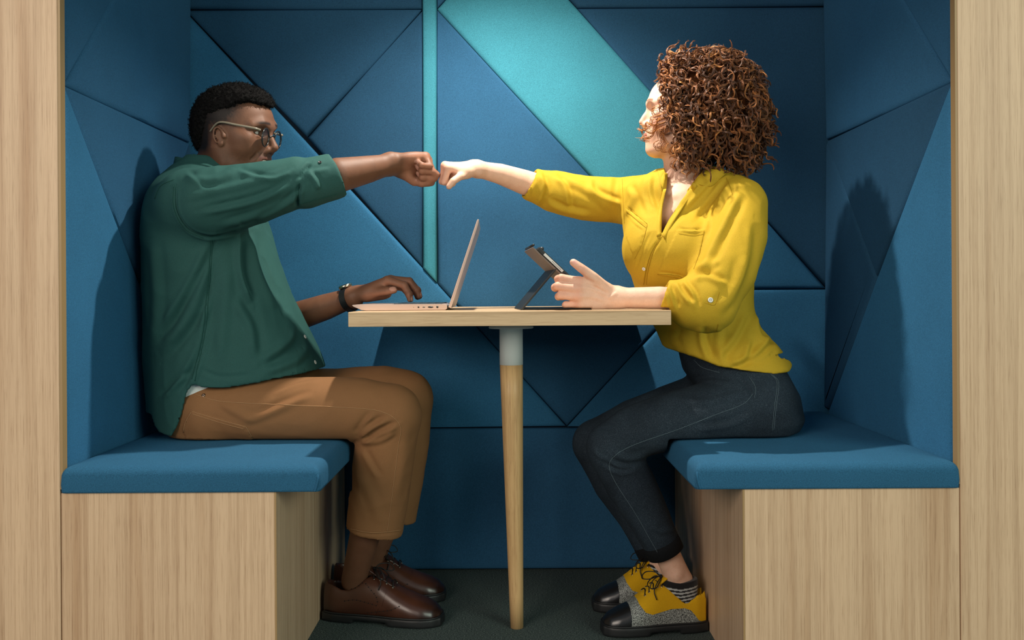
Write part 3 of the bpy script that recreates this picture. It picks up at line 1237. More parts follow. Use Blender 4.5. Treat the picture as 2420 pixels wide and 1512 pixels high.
# lower body, hidden in the trousers except the ankles
Bl = Sdf()
Bl.chain([J(490, 500, 2.39), J(500, 700, 2.39), J(500, 920, 2.39)], [.09, .095, .085], .03)
legs_m = [((J(475, 965, 2.28), J(930, 985, 2.265), J(862, 1265, 2.31), J(836, 1372, 2.358))), ((J(490, 950, 2.50), J(958, 945, 2.48), J(912, 1230, 2.495), J(872, 1345, 2.512)))]
for a, b, c, d in legs_m:
    Bl.chain([a, (a + b) / 2, b, c * .35 + b * .65, c, d], [.055, .052, .046, .046, .0375, .0315], .02)
Vl, Ql = Bl.mesh(.006)
Vl = relax(Vl, Ql, 1, .4)


def local_head(V, O, R, sc):
    return ((V - O) @ R.T) / sc


def man_color(V, N):
    C = np.tile(SK, (len(V), 1))
    q = local_head(V, HO, HR, HSC)
    f, l, u = q[:, 0], np.abs(q[:, 1]), q[:, 2]
    head = (np.abs(q) < np.array([.16, .12, .16])).all(1)
    def tint(mask, col, a):
        w = (np.clip(mask, 0, 1) * a)[:, None]
        C[:] = C * (1 - w) + np.array(col) * w
    # cropped sides fading to skin, stubble along the jaw, brows, lips
    fade = np.clip((u - .004 - .30 * np.clip(f - .005, -.06, .1)) / .044, 0, 1) ** .8 * np.clip((.060 + .30 * (u - .06) - f) / .045, 0, 1) * head
    fade = fade * (.9 + .25 * vnoise(V, 300, 13))
    fade = np.maximum(fade, np.clip((-.012 - f) / .03, 0, 1) * np.clip((u + .065) / .04, 0, 1) * head * (l < .0745))
    tint(fade * 1.35, srgb(17, 13, 11), .97)
    ear = head & (l > .060) & (f > -.019) & (f < .024) & (u > -.032) & (u < .0235)
    w = ear.astype(float)[:, None] * .8
    C[:] = C * (1 - w) + SK * 1.08 * w
    jaw = head * np.clip((-.020 - u) / .03, 0, 1) * np.clip((f + .012) / .02, 0, 1) * np.clip((u + .14) / .03, 0, 1)
    tint(jaw * (vnoise(V, 520, 3) * .4 + .6), srgb(52, 38, 32), .42)
    mo = head * (f > .078) * (u < -.026) * (u > -.039) * (l < .03)
    tint(mo * (vnoise(V, 520, 4) * .4 + .6), srgb(34, 25, 22), .6)
    brow = head * np.exp(-((u - .043 + .22 * np.clip(l - .035, 0, 1)) / .0036) ** 2) * np.clip((l - .010) / .006, 0, 1) * np.clip((.054 - l) / .012, 0, 1) * (f > .04)
    tint(brow * 1.2, srgb(18, 13, 12), .9)
    lip = head * (f > .066) * (l < .03) * ((np.abs(u + .0435 - .16 * np.clip(l - .008, 0, 1)) < .0055) | (np.abs(u + .060 - .5 * np.clip(l - .008, 0, 1)) < .0065))
    tint(lip, srgb(92, 54, 48), .7)
    # paler palms and fingertips
    for h, w0 in ((hR, wrR), (hL, wrL)):
        r = V - w0
        near = np.linalg.norm(r, axis=1) < .15
        along = r @ h['d']
        pal = near * np.clip((-(N @ h['n']) + .05) / .5, 0, 1) * np.clip((along - .01) / .02, 0, 1)
        tint(pal, srgb(178, 122, 96), .75)
        tint(near * np.clip((along - .0) / .05, 0, 1) * .3, srgb(160, 110, 84), .7)
    tint(nail_mask(V, N, nails_m), srgb(190, 142, 124), .75)
    C *= (1 + .08 * vnoise(V, 60, 8))[:, None]
    return C


Vm = np.vstack([Vb, Vl])
Qm = np.vstack([Qb, Ql + len(Vb)])
man_body = make_mesh('body', Vm, Qm, M_SKIN_D, man, col=man_color(Vm, np.vstack([Nb, vnormals(Vl, Ql)])))

for s in (-1, 1):                                             # eyes
    c = WH(.0685, s * .031, .0182)
    e_ = lathe('eye', [(.0119 * math.sin(t), -.0119 * math.cos(t)) for t in np.linspace(.05, math.pi - .05, 14)], c, HR[0], M_EYE, man, 20)
    gz = nrm(HR[0] + np.array([.25, .35, .02]))
    lathe('iris', [(.0001, .0122), (.0056, .0108)][::-1], c, gz, M_IRIS, e_, 16)
P = [WH(.0915 - .9 * (l / .024) ** 2 * .016, l, -.0492 + .26 * abs(l)) for l in np.linspace(-.023, .023, 13)]
tv = []
teeth = tube('teeth', np.array(P), np.array([.0030] + [.0058] * 11 + [.0030]) * HSC, M_TEETH, man, 8)

# short curly hair: a cropped cap, high on the crown
H = Sdf()
eh = lambda c, r, k=.01, op='u': H.ell(WH(*c), np.array(r) * HSC, HR, k, op)
eh((-.004, 0, .050), (.101, .0765, .079), .02)
eh((.026, 0, .084), (.062, .062, .042), .03)
eh((-.052, 0, .010), (.052, .060, .066), .03)


def hair_cut(P):
    q = ((P - HO) @ HR.T) / HSC
    f, l, u = q[..., 0], np.abs(q[..., 1]), q[..., 2]
    line = np.interp(f, [-.12, -.07, -.054, -.036, .01, .035, .055, .075, .10], [-.060, -.052, -.015, .044, .064, .076, .084, .086, .084])
    return (line + .15 * np.clip(l - .03, 0, .1) * (f > .03) - u) * .8


H.cut(hair_cut, k=.012, op='i')
Vh, Qh = H.mesh(.0022)
Nh = vnormals(Vh, Qh)
Vh = Vh + Nh * (.0030 * vnoise(Vh, 240, 2) + .0022 * vnoise(Vh, 110, 5) + .0006)[:, None]
M_HAIR_D = plain('black_coily_hair', (.005, .0045, .0045), .9, spec=.12)
hair_m = make_mesh('hair', Vh, Qh, M_HAIR_D, man)
rng = np.random.default_rng(5)
pick = rng.choice(len(Vh), 3600, replace=False)
VV, QQ, o_ = [], [], 0
for i in pick:
    p, n = Vh[i], Nh[i]
    lh = local_head(p[None], HO, HR, HSC)[0]
    if (lh[2] < -.02 and rng.uniform() < .6) or (abs(lh[1]) > .058 and lh[0] > -.045 and lh[2] < .036):
        continue
    u = nrm(np.cross(n, rng.normal(size=3)))
    w_ = np.cross(n, u)
    t = np.linspace(0, 1, 8)
    a = t * rng.uniform(4, 9)
    P = p - n * .001 + n[None] * (t * rng.uniform(.003, .0065))[:, None] + (u[None] * np.cos(a)[:, None] + w_[None] * np.sin(a)[:, None] - u[None]) * .0016
    v, f_ = tube_arrays(P, .00042, 3)
    VV.append(v)
    QQ.append(f_ + o_)
    o_ += len(v)
tag(make_mesh('coils', np.vstack(VV), np.vstack(QQ), M_HAIR_D, hair_m), kind='stuff')
# eyebrow ridge of hair is in the skin colour; glasses
M_FRAME = plain('olive_grey_acetate', srgb(120, 112, 96), .35)
M_RIM = plain('dark_acetate_rim', srgb(30, 32, 32), .25)
mg, ntg, bg = new_mat('spectacle_lens')
bg.inputs['Base Color'].default_value = (.93, .97, .97, 1)
bg.inputs['Roughness'].default_value = .02
bg.inputs['Transmission Weight'].default_value = 1.0
bg.inputs['IOR'].default_value = 1.04
glasses = thing('glasses', '', '', tuple(WH(.10, 0, .012)))
del glasses['label'], glasses['category']
glasses.name = 'glasses'
glasses.parent = man
glasses.matrix_parent_inverse = man.matrix_world.inverted()
for s in (-1, 1):
    c = np.array([.1005, s * .0335, .009])
    ring = [WH(c[0] - .10 * abs(.021 * math.cos(a)) * 0 - .12 * s * .023 * math.cos(a) * s, c[1] + .0235 * math.cos(a), c[2] + .0215 * math.sin(a)) for a in np.linspace(0, 2 * math.pi, 40, endpoint=False)]
    rim = tube('rim', np.array(ring), .0019, M_RIM, glasses, 6, True)
    R_ = np.array(ring)
    cc = R_.mean(0)
    nL = nrm(np.cross(R_[10] - cc, R_[0] - cc)) * .0007
    Vv = np.vstack([R_ * .985 + cc * .015 + nL, R_ * .985 + cc * .015 - nL])
    make_mesh('lens', Vv, [list(range(40)), list(range(79, 39, -1))] + [[k, 40 + k, 40 + (k + 1) % 40, (k + 1) % 40] for k in range(40)], mg, glasses, smooth=False)
    arm = catmull([WH(.0965, s * .0575, .0235), WH(.088, s * .0725, .0255), WH(.045, s * .0770, .0285), WH(.010, s * .0775, .0310), WH(-.006, s * .078, .0260), WH(-.022, s * .0755, .006)], 8)
    tube('temple', arm, np.linspace(.0034, .0021, len(arm)), M_FRAME, glasses, 8)
tube('bridge', catmull([WH(.0995, -.0105, .013), WH(.1035, 0, .0165), WH(.0995, .0105, .013)], 6), .0018, M_RIM, glasses, 6)

# ---- shirt
M_SHIRT = fabric('green_twill', srgb(41, 80, 76), (800, 800, 800), .22, .15, .25, .0008, .8)
T = Sdf()


def torso_rows(rows, D, ry, yc):
    out = []
    for (py, x0, x1), r, y in zip(rows, ry, yc):
        a, b = J(x0, py, D), J(x1, py, D)
        out.append((a[2], (a[0] + b[0]) / 2, (b[0] - a[0]) / 2, y, r))
    return out


rows = [(372, 447, 528), (392, 420, 560), (420, 392, 580), (455, 368, 598), (500, 357, 614), (560, 353, 632), (620, 352, 650), (690, 352, 678), (760, 352, 712),
        (820, 353, 742), (875, 355, 764), (940, 358, 775), (1040, 362, 780)]
ry = [.060, .085, .125, .165, .185, .188, .185, .180, .178, .180, .182, .185, .185]
yc = [-.365] * len(rows)
T.loft(torso_rows(rows, 2.38, ry, yc), 2, .02, p=2.5)
T.chain([J(448, 472, 2.225), J(500, 478, 2.20), J(600, 457, 2.20), J(700, 430, 2.21)], [.074, .082, .072, .059], .040)
T.chain([J(722, 434, 2.213), J(794, 414, 2.236)], [.0585, .0535], .004)
T.chain([J(510, 462, 2.53), J(560, 620, 2.585), J(645, 766, 2.53), J(680, 757, 2.515)], [.075, .066, .058, .052], .04)


# hem: short at the side, long tail behind, straight in front
def hem(P):
    x, z = P[..., 0], P[..., 2]
    hx = [J(a, b, 2.24) for a, b in ((350, 985), (362, 1010), (378, 1024), (412, 1030), (436, 985), (452, 925), (464, 905), (492, 914), (540, 914), (640, 897), (720, 884), (765, 876), (800, 870))]
    return np.interp(x, [h[0] for h in hx], [h[2] for h in hx]) - z


T.cut(hem, k=.004, op='i')


def hollow(P):                                             # inside of the shirt above the lap
    x, z = P[..., 0], P[..., 2]
    rr = np.array(torso_rows(rows, 2.38, ry, yc))
    rr = rr[np.argsort(rr[:, 0])]
    c1, r1, c2, r2 = [np.interp(z, rr[:, 0], rr[:, i]) for i in (1, 2, 3, 4)]
    e = (np.abs((x - c1) / (r1 - .006)) ** 2.5 + np.abs((P[..., 1] - c2) / (r2 - .006)) ** 2.5 + 1e-9) ** .4
    return np.maximum((e - 1) * .15, z - (hem(P) + z) - .06)


T.cut(hollow, k=.002)
ax = nrm(J(792, 413, 2.235) - J(700, 428, 2.21))
cuff_e = J(797, 412, 2.236)
T.cut(lambda P: (P - cuff_e) @ nrm(ax + np.array([0, 0, .26])), (cuff_e - .12), (cuff_e + .2), .003, 'i') if False else None


def cuff_plane(P):
    d = (P - cuff_e) @ nrm(ax + np.array([0, 0, .22]))
    near = np.linalg.norm(P - cuff_e, axis=-1) < .10
    return np.where(near, d, -1.0)


T.cut(cuff_plane, k=.003, op='i')
T.cone(J(766, 420, 2.228), J(830, 406, 2.248), .0455, .0445, .002, 's')
T.cone(J(665, 762, 2.52), J(730, 742, 2.50), .046, .044, .002, 's')
cl = J(690, 752, 2.512)
axl = nrm(J(690, 752, 2.512) - J(645, 766, 2.53))
T.cut(lambda P: np.where(np.linalg.norm(P - cl, axis=-1) < .09, (P - cl) @ axl, -1.0), k=.003, op='i')
# neck opening
T.cone(J(482, 425, 2.39), J(505, 330, 2.38), .060, .064, .006, 's')
Vs, Qs = T.mesh(.0037)
Vs, Qs = drop_small(Vs, Qs, 500)
Vs = relax(Vs, Qs, 2, .5)
Vs, Ns = cloth(Vs, Qs, .0022, 11, (9, 22), (1, 1, .7))
FOLD = 1.5
folds = [([(430, 470), (560, 440), (700, 400)], 9, .003, 'ridge'), ([(470, 500), (600, 470), (690, 430)], 10, .004, 'fold'), ([(520, 535), (620, 505), (690, 470)], 8, .003, 'ridge'),
         ([(560, 400), (640, 420), (690, 400)], 8, .003, 'fold'), ([(600, 520), (660, 490), (720, 440)], 9, .003, 'fold'), ([(430, 420), (500, 425), (560, 400)], 9, .003, 'ridge'),
         ([(440, 400), (480, 440), (520, 440)], 8, .0025, 'fold'),
         ([(505, 565), (450, 680), (380, 790)], 14, .006, 'fold'), ([(505, 600), (465, 740), (385, 850)], 13, .006, 'fold'), ([(480, 640), (430, 760), (370, 830)], 10, .004, 'ridge'),
         ([(500, 690), (470, 830), (410, 930)], 12, .005, 'fold'), ([(495, 760), (470, 860), (440, 930)], 9, .004, 'ridge'),
         ([(568, 535), (572, 640), (600, 720)], 10, .009, 'fold'), ([(600, 545), (620, 640), (660, 730)], 16, .006, 'fold'), ([(560, 700), (600, 770), (610, 850)], 16, .005, 'fold'),
         ([(700, 760), (690, 810), (620, 860)], 14, .005, 'fold'), ([(740, 800), (700, 850), (620, 880)], 10, .004, 'ridge'), ([(540, 620), (530, 740), (520, 860)], 13, .003, 'ridge'),
         ([(415, 440), (418, 500), (450, 545), (500, 560), (560, 548), (610, 530)], 4, -.0028, 'ridge'), ([(500, 565), (492, 700), (480, 800), (458, 905)], 3, -.0022, 'ridge'),
         ([(705, 425), (722, 400), (735, 385)], 5, -.004, 'ridge'), ([(708, 432), (703, 470), (700, 490)], 5, -.005, 'ridge'),
         ([(728, 408), (745, 430), (752, 450)], 7, .004, 'ridge'), ([(722, 404), (750, 400), (780, 394)], 7, .002, 'fold'),
         ([(360, 560), (370, 700), (362, 830)], 12, .004, 'ridge'), ([(380, 940), (420, 900), (450, 880)], 9, .004, 'fold'), ([(470, 870), (520, 890), (600, 885)], 6, -.002, 'ridge')]
Vs = creases(Vs, Ns, [(p, w, a * (FOLD if abs(a) > .0025 else 1), k) for p, w, a, k in folds])
shirt = make_mesh('shirt', Vs, Qs, M_SHIRT, man)
t_sh = tree_of(shirt)
M_STITCH = fabric('green_stitching', srgb(30, 74, 66), contrast=.2)
for pts in ([(415, 436), (416, 490), (440, 535), (480, 556), (520, 556)], [(410, 440), (411, 492), (436, 540), (480, 562)], [(504, 566), (494, 690), (484, 790), (460, 900)],
            [(499, 566), (489, 690), (478, 790), (454, 896)], [(706, 482), (750, 470), (797, 458)], [(708, 430), (704, 460), (706, 486)], [(366, 470), (380, 440), (412, 424)]):
    seam('seam', t_sh, pts, .0006, M_STITCH, shirt)
button(720, 796, t_sh, shirt)
button(744, 856, t_sh, shirt)
button(756, 384, t_sh, shirt, .004, plain('dark_button', (.01, .012, .012), .4))
# collar band standing round the neck
ring = []
cn = J(484, 396, 2.388)
for a in np.linspace(0, 2 * math.pi, 40, endpoint=False):
    ring.append(cn + np.array([.066 * math.cos(a), .066 * math.sin(a), -.012 - .018 * math.cos(a) - .0]))
ring = np.array(ring)
V, Fs = [], []
prof = [(1.10, -.022), (1.10, .0), (1.03, .020), (.97, .020), (.95, 0.0), (.96, -.02)]
for (k, dz) in prof:
    V += [cn + (p - cn) * np.array([k, k, 1]) + np.array([-.004, 0, dz]) for p in ring]
for i in range(len(prof) - 1):
    for k in range(40):
        Fs.append([i * 40 + k, i * 40 + (k + 1) % 40, (i + 1) * 40 + (k + 1) % 40, (i + 1) * 40 + k])
make_mesh('collar', V, Fs, M_SHIRT, man)

# white undershirt at the vent
U = Sdf()
U.chain([J(478, 900, 2.255), J(462, 945, 2.262)], [.03, .028], .01)
U.chain([J(470, 912, 2.30), J(468, 912, 2.46)], [.075, .075], .03)
Vu, Qu = U.mesh(.005)
make_mesh('undershirt', relax(Vu, Qu, 2), Qu, fabric('white_jersey', srgb(205, 212, 208), contrast=.06), man)

# ---- trousers
M_CHINO = fabric('brown_chino_twill', srgb(134, 95, 62), (1000, 1000, 1000), .14, .1, .2, .0007, .85)
M_THREAD = plain('tan_thread', srgb(176, 134, 92), .8)
K = Sdf()
K.loft([(z, J(470, 950, 2.38)[0] + dx, rx, -.37, ryy) for z, dx, rx, ryy in ((.466, .035, .085, .150), (.50, .03, .095, .155), (.56, .02, .095, .150), (.61, .02, .085, .13))], 2, .03, p=2.6)
K.chain([J(502, 968, 2.275), J(600, 967, 2.265), J(750, 966, 2.262), J(850, 968, 2.262), J(922, 980, 2.265)], [.071, .075, .0765, .0770, .0735], .03)
K.chain([J(922, 980, 2.265), J(909, 1070, 2.275), J(898, 1160, 2.285), J(880, 1275, 2.30)], [.0735, .0735, .0725, .069], .012, flat=((0, 1, 0), 1.12))
K.chain([J(515, 950, 2.49), J(650, 945, 2.50), J(800, 938, 2.495), J(905, 932, 2.488), J(955, 942, 2.485)], [.075, .077, .0765, .0765, .0735], .03)
K.chain([J(955, 942, 2.485), J(950, 1050, 2.49), J(938, 1140, 2.495), J(922, 1250, 2.50)], [.0735, .071, .068, .063], .012, flat=((0, 1, 0), 1.12))
zsit = .4722
K.cut(lambda P: np.where((P[..., 0] < J(835, 1040, 2.3)[0]) & (P[..., 2] > .34), zsit - P[..., 2], -1.0), k=.006, op='i')
for (a, b, hz, r0) in ((J(888, 1220, 2.295), J(876, 1290, 2.303), J(881, 1252, 2.30), .0655), (J(929, 1190, 2.497), J(920, 1260, 2.50), J(924, 1226, 2.50), .0595)):
    nv = nrm((b - a) + np.array([.25 * np.linalg.norm(b - a), 0, 0]) * 0)
    K.cut(lambda P, h=hz, v=nv: np.where(np.linalg.norm(P - h, axis=-1) < .13, (P - h) @ v, -1.0), hz - .13, hz + .13, .002, 'i')
    K.cone(hz - nv * .03, hz + nv * .06, r0 - .002, r0, .002, 's', flat=((0, 1, 0), 1.12))
Vk, Qk = K.mesh(.0038)
Vk, Qk = drop_small(Vk, Qk, 500)
Vk = relax(Vk, Qk, 2, .5)
Vk, Nk = cloth(Vk, Qk, .0013, 31, (12, 30), (.7, 1, 1))
folds = [([(845, 1040), (870, 1010), (915, 985)], 9, .007, 'fold'), ([(850, 1045), (890, 1025), (940, 1000)], 8, .007, 'fold'), ([(855, 1048), (900, 1040), (935, 1018)], 7, .005, 'ridge'),
         ([(840, 1030), (860, 1000), (880, 975)], 9, .005, 'fold'), ([(640, 930), (700, 905), (760, 893)], 9, .004, 'fold'), ([(600, 985), (680, 950), (740, 925)], 10, .004, 'fold'),
         ([(560, 1000), (640, 975), (700, 950)], 10, .003, 'ridge'), ([(520, 950), (560, 975), (600, 990)], 9, .003, 'ridge'), ([(960, 1000), (950, 1100), (930, 1200)], 12, .002, 'ridge'),
         ([(858, 1060), (880, 1100), (900, 1130)], 9, .003, 'fold'), ([(845, 1120), (880, 1180), (900, 1240)], 12, .002, 'ridge'), ([(822, 1252), (880, 1262), (953, 1256)], 3, -.0016, 'ridge')]
Vk = creases(Vk, Nk, folds)
# back patch pocket, standing proud
Vk = creases(Vk, vnormals(Vk, Qk), [([(452, 972), (580, 1008), (598, 1040), (440, 1036), (432, 1010)], 3, .0018, 'poly')])
trousers = make_mesh('trousers', Vk, Qk, M_CHINO, man)
t_tr = tree_of(trousers)
for pts in ([(462, 932), (520, 948), (640, 955), (800, 962), (900, 972), (945, 1005), (940, 1060), (925, 1180), (915, 1255)], [(453, 972), (520, 992), (580, 1008)], [(455, 978), (520, 998), (576, 1013)],
            [(581, 1008), (590, 1022), (598, 1038)], [(452, 974), (438, 1000), (434, 1022)], [(826, 1249), (880, 1258), (950, 1252)]):
    seam('seam', t_tr, pts, .0006, M_THREAD, trousers)
c, n = face_at(t_tr, 481, 934)
if c is not None:
    lathe('rivet', [(.0045, 0), (.0048, .001), (.003, .002), (.0015, .0014)], c, n, plain('dull_copper', (.35, .24, .17), .35, 1.0), trousers, 16)

# ---- wristwatch on the far wrist
wa = nrm(J(846, 698, 2.425) - J(790, 717, 2.455))
wc = J(826, 707, 2.435)
u1 = nrm(np.cross(wa, [0, 1, 0]))
u2 = np.cross(wa, u1)
watch = thing('wristwatch', '', '', tuple(wc))
del watch['label'], watch['category']
watch.parent = man
watch.matrix_parent_inverse = man.matrix_world.inverted()
V, Fs, n = [], [], 44
prof = [(-.0085, .0), (-.0085, .0022), (.0085, .0022), (.0085, .0)]
for a in np.linspace(0, 2 * math.pi, n, endpoint=False):
    for (h, dr) in prof:
        V.append(wc + wa * h + u1 * math.cos(a) * (.0305 + dr) + u2 * math.sin(a) * (.0335 + dr))
for i in range(n):
    for k in range(4):
        Fs.append([i * 4 + k, i * 4 + (k + 1) % 4, ((i + 1) % n) * 4 + (k + 1) % 4, ((i + 1) % n) * 4 + k])
make_mesh('strap', V, Fs, plain('black_leather_strap', (.006, .006, .007), .4), watch, smooth=False)
sgn = 1 if (u1[2] > 0) else -1
lathe('case', [(.0165, 0), (.018, .002), (.018, .007), (.0155, .0085), (.0145, .0078)], wc + u1 * sgn * .031, u1 * sgn, plain('gold_tone_steel', (.55, .47, .35), .22, 1.0), watch, 28)
lathe('buckle', [(.004, 0), (.0046, .002), (.0035, .003)], wc - u1 * sgn * .0315 + wa * .002, -u1 * sgn, plain('brass', (.6, .45, .22), .3, 1.0), watch, 12)
# ------------------------------------------------------------------ the woman
woman = thing('person', 'person with big curly auburn hair in yellow blouse and dark jeans', 'person', tuple(J(1800, 1040, 2.36)))
SKW = np.array(srgb(232, 190, 165))
wy, wp = math.radians(9), math.radians(-3)
fww = np.array([-math.cos(wy) * math.cos(wp), math.sin(wy) * math.cos(wp), -math.sin(wp)])
WR = frame_from(fww, np.array([0, 0, 1.0]))
WO = J(1616, 280, 2.36)
WSC = .95

G = Sdf()
WW = build_head(G, WO, WR, WSC, False)
nb = J(1618, 430, 2.37)
G.chain([WW(-.022, 0, -.010), WW(-.016, 0, -.062), J(1612, 390, 2.365), nb], [.050, .047, .046, .052], .022)
wsR, wsL = J(1508, 462, 2.47), J(1752, 478, 2.25)
fwd_w = nrm([-.62, -.78, 0])                                   # where her chest faces
G.chain([J(1530, 462, 2.45), J(1615, 448, 2.37), J(1715, 472, 2.30)], [.028, .040, .028], .03)
G.chain([J(1575, 470, 2.40), J(1615, 485, 2.355), J(1670, 490, 2.34)], [.06, .075, .06], .03)
G.chain([J(1600, 530, 2.335), J(1640, 620, 2.34), J(1690, 800, 2.36)], [.075, .075, .075], .03)
# collar bones
G.chain([J(1590, 466, 2.29), J(1550, 452, 2.36)], [.005, .005], .014)
G.chain([J(1598, 466, 2.29), J(1650, 448, 2.30)], [.005, .005], .014)
weR, wwR = J(1305, 452, 2.475), J(1118, 397, 2.384)
weL, wwL = J(1662, 718, 2.13), J(1446, 705, 2.145)
G.chain([wsR, J(1400, 462, 2.475), weR], [.040, .036, .033], .02)
G.chain([weR, J(1240, 431, 2.455), J(1182, 411, 2.42), wwR], [.034, .0325, .0265, .0190], .015)
G.chain([wsL, J(1725, 600, 2.17), weL], [.040, .037, .034], .02)
G.chain([weL, J(1560, 705, 2.135), J(1500, 705, 2.14), wwL], [.031, .0272, .0252, .0225], .015)
nails_w = []
hwR = build_hand(G, wwR, nrm(J(1037, 392, 2.350) - J(1118, 397, 2.384)), (.06, -.30, .95), True, .86,
                 [(80, 95, 55), (84, 98, 58), (86, 98, 58), (86, 96, 56)], (2, 0, -1, -2), None, nails_w,
                 thumb_world=[J(1105, 411, 2.369), J(1087, 417, 2.336), J(1071, 428, 2.326), J(1061, 441, 2.326)])
G.ball(J(1076, 409, 2.369), .017, .010)
hwL = build_hand(G, wwL, nrm(J(1372, 693, 2.120) - J(1446, 705, 2.145)), (.10, -.985, .10), False, .98,
                 [(16, 80, 45), (18, 84, 45), (20, 86, 45), (24, 86, 40)], (4, 1, -2, -6), None, nails_w, wrist_r=(.025, .019),
                 thumb_world=[J(1432, 682, 2.135), J(1402, 654, 2.118), J(1374, 634, 2.112), J(1355, 620, 2.112)])
T0 = hwL['thumb']
nv = nrm(np.cross(hwL['tip_dir'], [0, -1, 0]))
nails_w.append((T0[-1] + np.array([.001, -.006, .002]), nrm([.55, -.75, .35]), hwL['tip_dir'], .0088))
G.cut(lambda P: np.where((P[..., 0] < TX1 + .006) & (P[..., 1] > TY - .006) & (P[..., 1] < -.3), np.where(P[..., 0] < J(1395, 728, 2.17)[0], .7828, TZ + .0018) - P[..., 2], -1.0), (0, TY - .01, .74), (TX1 + .01, -.3, .80), .004, 'i')
Vg, Qg = G.mesh(.0023)
Vg, Qg = drop_small(Vg, Qg, 400)
Vg = relax(Vg, Qg, 1, .4)
Ng = vnormals(Vg, Qg)
# tendons and knuckle hollows on the near hand, the vein and wrist bone
Vg = creases(Vg, Ng, [([(1440, 700), (1400, 682), (1368, 676)], 4, .0012, 'ridge'), ([(1440, 690), (1410, 675), (1380, 664)], 4, .0012, 'ridge'), ([(1432, 712), (1400, 702), (1370, 700)], 4, .001, 'ridge'),
                      ([(1460, 690), (1446, 700), (1434, 706)], 4, .0014, 'ridge'), ([(1372, 631), (1374, 635)], 3, -.001, 'ridge')], 2.2)
Gl = Sdf()
Gl.chain([J(1640, 520, 2.34), J(1700, 820, 2.36), J(1770, 940, 2.36)], [.07, .065, .055], .03)
legs_w = [(J(1770, 950, 2.27), J(1440, 1052, 2.245), J(1570, 1290, 2.255), J(1604, 1376, 2.270)), (J(1740, 945, 2.46), J(1408, 1046, 2.455), J(1540, 1290, 2.43), J(1568, 1352, 2.425))]
for a, b, c, d in legs_w:
    Gl.chain([a, (a + b) / 2, b, b * .62 + c * .38, c, d], [.050, .030, .034, .040, .032, .0275], .02)
    Gl.chain([c * .6 + d * .4 + np.array([.014, 0, 0]), d + np.array([.018, 0, .01])], [.014, .016], .012)
    Gl.ball(c * .3 + d * .7 + np.array([.0, -.021, 0]), .010, .016)
Gl.cut(lambda P: np.where((P[..., 0] > .36) & (P[..., 2] > .385), .4765 - P[..., 2], -1.0), k=.004, op='i')
Vgl, Qgl = Gl.mesh(.005)
Vgl = relax(Vgl, Qgl, 1, .4)


def woman_color(V, N):
    C = np.tile(SKW, (len(V), 1))
    q = local_head(V, WO, WR, WSC)
    f, l, u = q[:, 0], np.abs(q[:, 1]), q[:, 2]
    head = (np.abs(q) < np.array([.16, .12, .16])).all(1)
    def tint(mask, col, a):
        w = (np.clip(mask, 0, 1) * a)[:, None]
        C[:] = C * (1 - w) + np.array(col) * w
    tint(head * np.exp(-((f - .062) / .025) ** 2 - ((l - .045) / .02) ** 2 - ((u + .02) / .02) ** 2), srgb(228, 150, 128), .5)
    tint(head * np.exp(-((f - .108) / .012) ** 2 - ((u + .012) / .012) ** 2), srgb(228, 156, 136), .45)
    brow = head * np.exp(-((u - .042 + .2 * np.clip(l - .035, 0, 1)) / .0030) ** 2) * (l > .012) * (l < .05) * (f > .05)
    tint(brow * 1.2, srgb(120, 74, 46), .8)
    lip = head * (f > .078) * (l < .021) * (np.abs(u + .0505) < .010)
    tint(lip, srgb(206, 118, 110), .8)
    lash = head * (np.abs(u - .0195) < .0016) * (l > .017) * (l < .046) * (f > .068)
    tint(lash, srgb(60, 36, 26), .9)
    scalp = head * np.clip((u - .075) / .02, 0, 1) + head * np.clip((-.01 - f) / .02, 0, 1) * (u > -.05)
    tint(scalp, srgb(96, 56, 30), .9)
    for h, w0 in ((hwR, wwR), (hwL, wwL)):
        r = V - w0
        near = np.linalg.norm(r, axis=1) < .17
        along = r @ h['d']
        tint(near * np.clip((along - .075) / .05, 0, 1), srgb(226, 158, 134), .45)
        tint(near * np.exp(-((along - .088) / .010) ** 2), srgb(222, 150, 126), .35)
    tint(nail_mask(V, N, nails_w), srgb(236, 178, 164), .9)
    C *= (1 + .03 * vnoise(V, 70, 8))[:, None]
    return C


Vt = np.vstack([Vg, Vgl])
Qt = np.vstack([Qg, Qgl + len(Vg)])
make_mesh('body', Vt, Qt, M_SKIN_L, woman, col=woman_color(Vt, np.vstack([Ng, vnormals(Vgl, Qgl)])))
for s in (-1, 1):
    c = WW(.0685, s * .031, .0182)
    e_ = lathe('eye', [(.0119 * WSC * math.sin(t), -.0119 * WSC * math.cos(t)) for t in np.linspace(.05, math.pi - .05, 14)], c, WR[0], M_EYE, woman, 20)
    lathe('iris', [(.0056, .0104), (.0001, .0118)], c, WR[0], plain('hazel_iris', srgb(80, 60, 40), .1), e_, 16)

# ---- hair: a soft core wrapped in hundreds of corkscrew locks
HC = J(1680, 267, 2.365)
core = Sdf()
core.ell(HC + np.array([-.004, 0, .008]), (.112, .110, .124), None, .02)
core.ell(WW(-.01, 0, .06), (.098, .082, .082), WR, .03)
core.cut(lambda P: -(((P - WO) @ WR.T)[..., 0] / WSC - np.interp(((P - WO) @ WR.T)[..., 2] / WSC, [-.2, -.08, -.04, .0, .05, .09, .13], [.000, .004, .012, .022, .046, .066, .05])), k=.01, op='s')
Vc, Qc = core.mesh(.005)
Nc = vnormals(Vc, Qc)
Vc = Vc + Nc * (.006 * vnoise(Vc, 60, 3) + .003 * vnoise(Vc, 140, 4))[:, None]
hair = thing('hair', '', '', tuple(HC))
del hair['label'], hair['category']
hair.parent = woman
hair.matrix_parent_inverse = woman.matrix_world.inverted()
M_CORE = plain('dark_auburn_underhair', srgb(74, 40, 20), .9, spec=.1)
make_mesh('hair_core', Vc, Qc, M_CORE, hair)


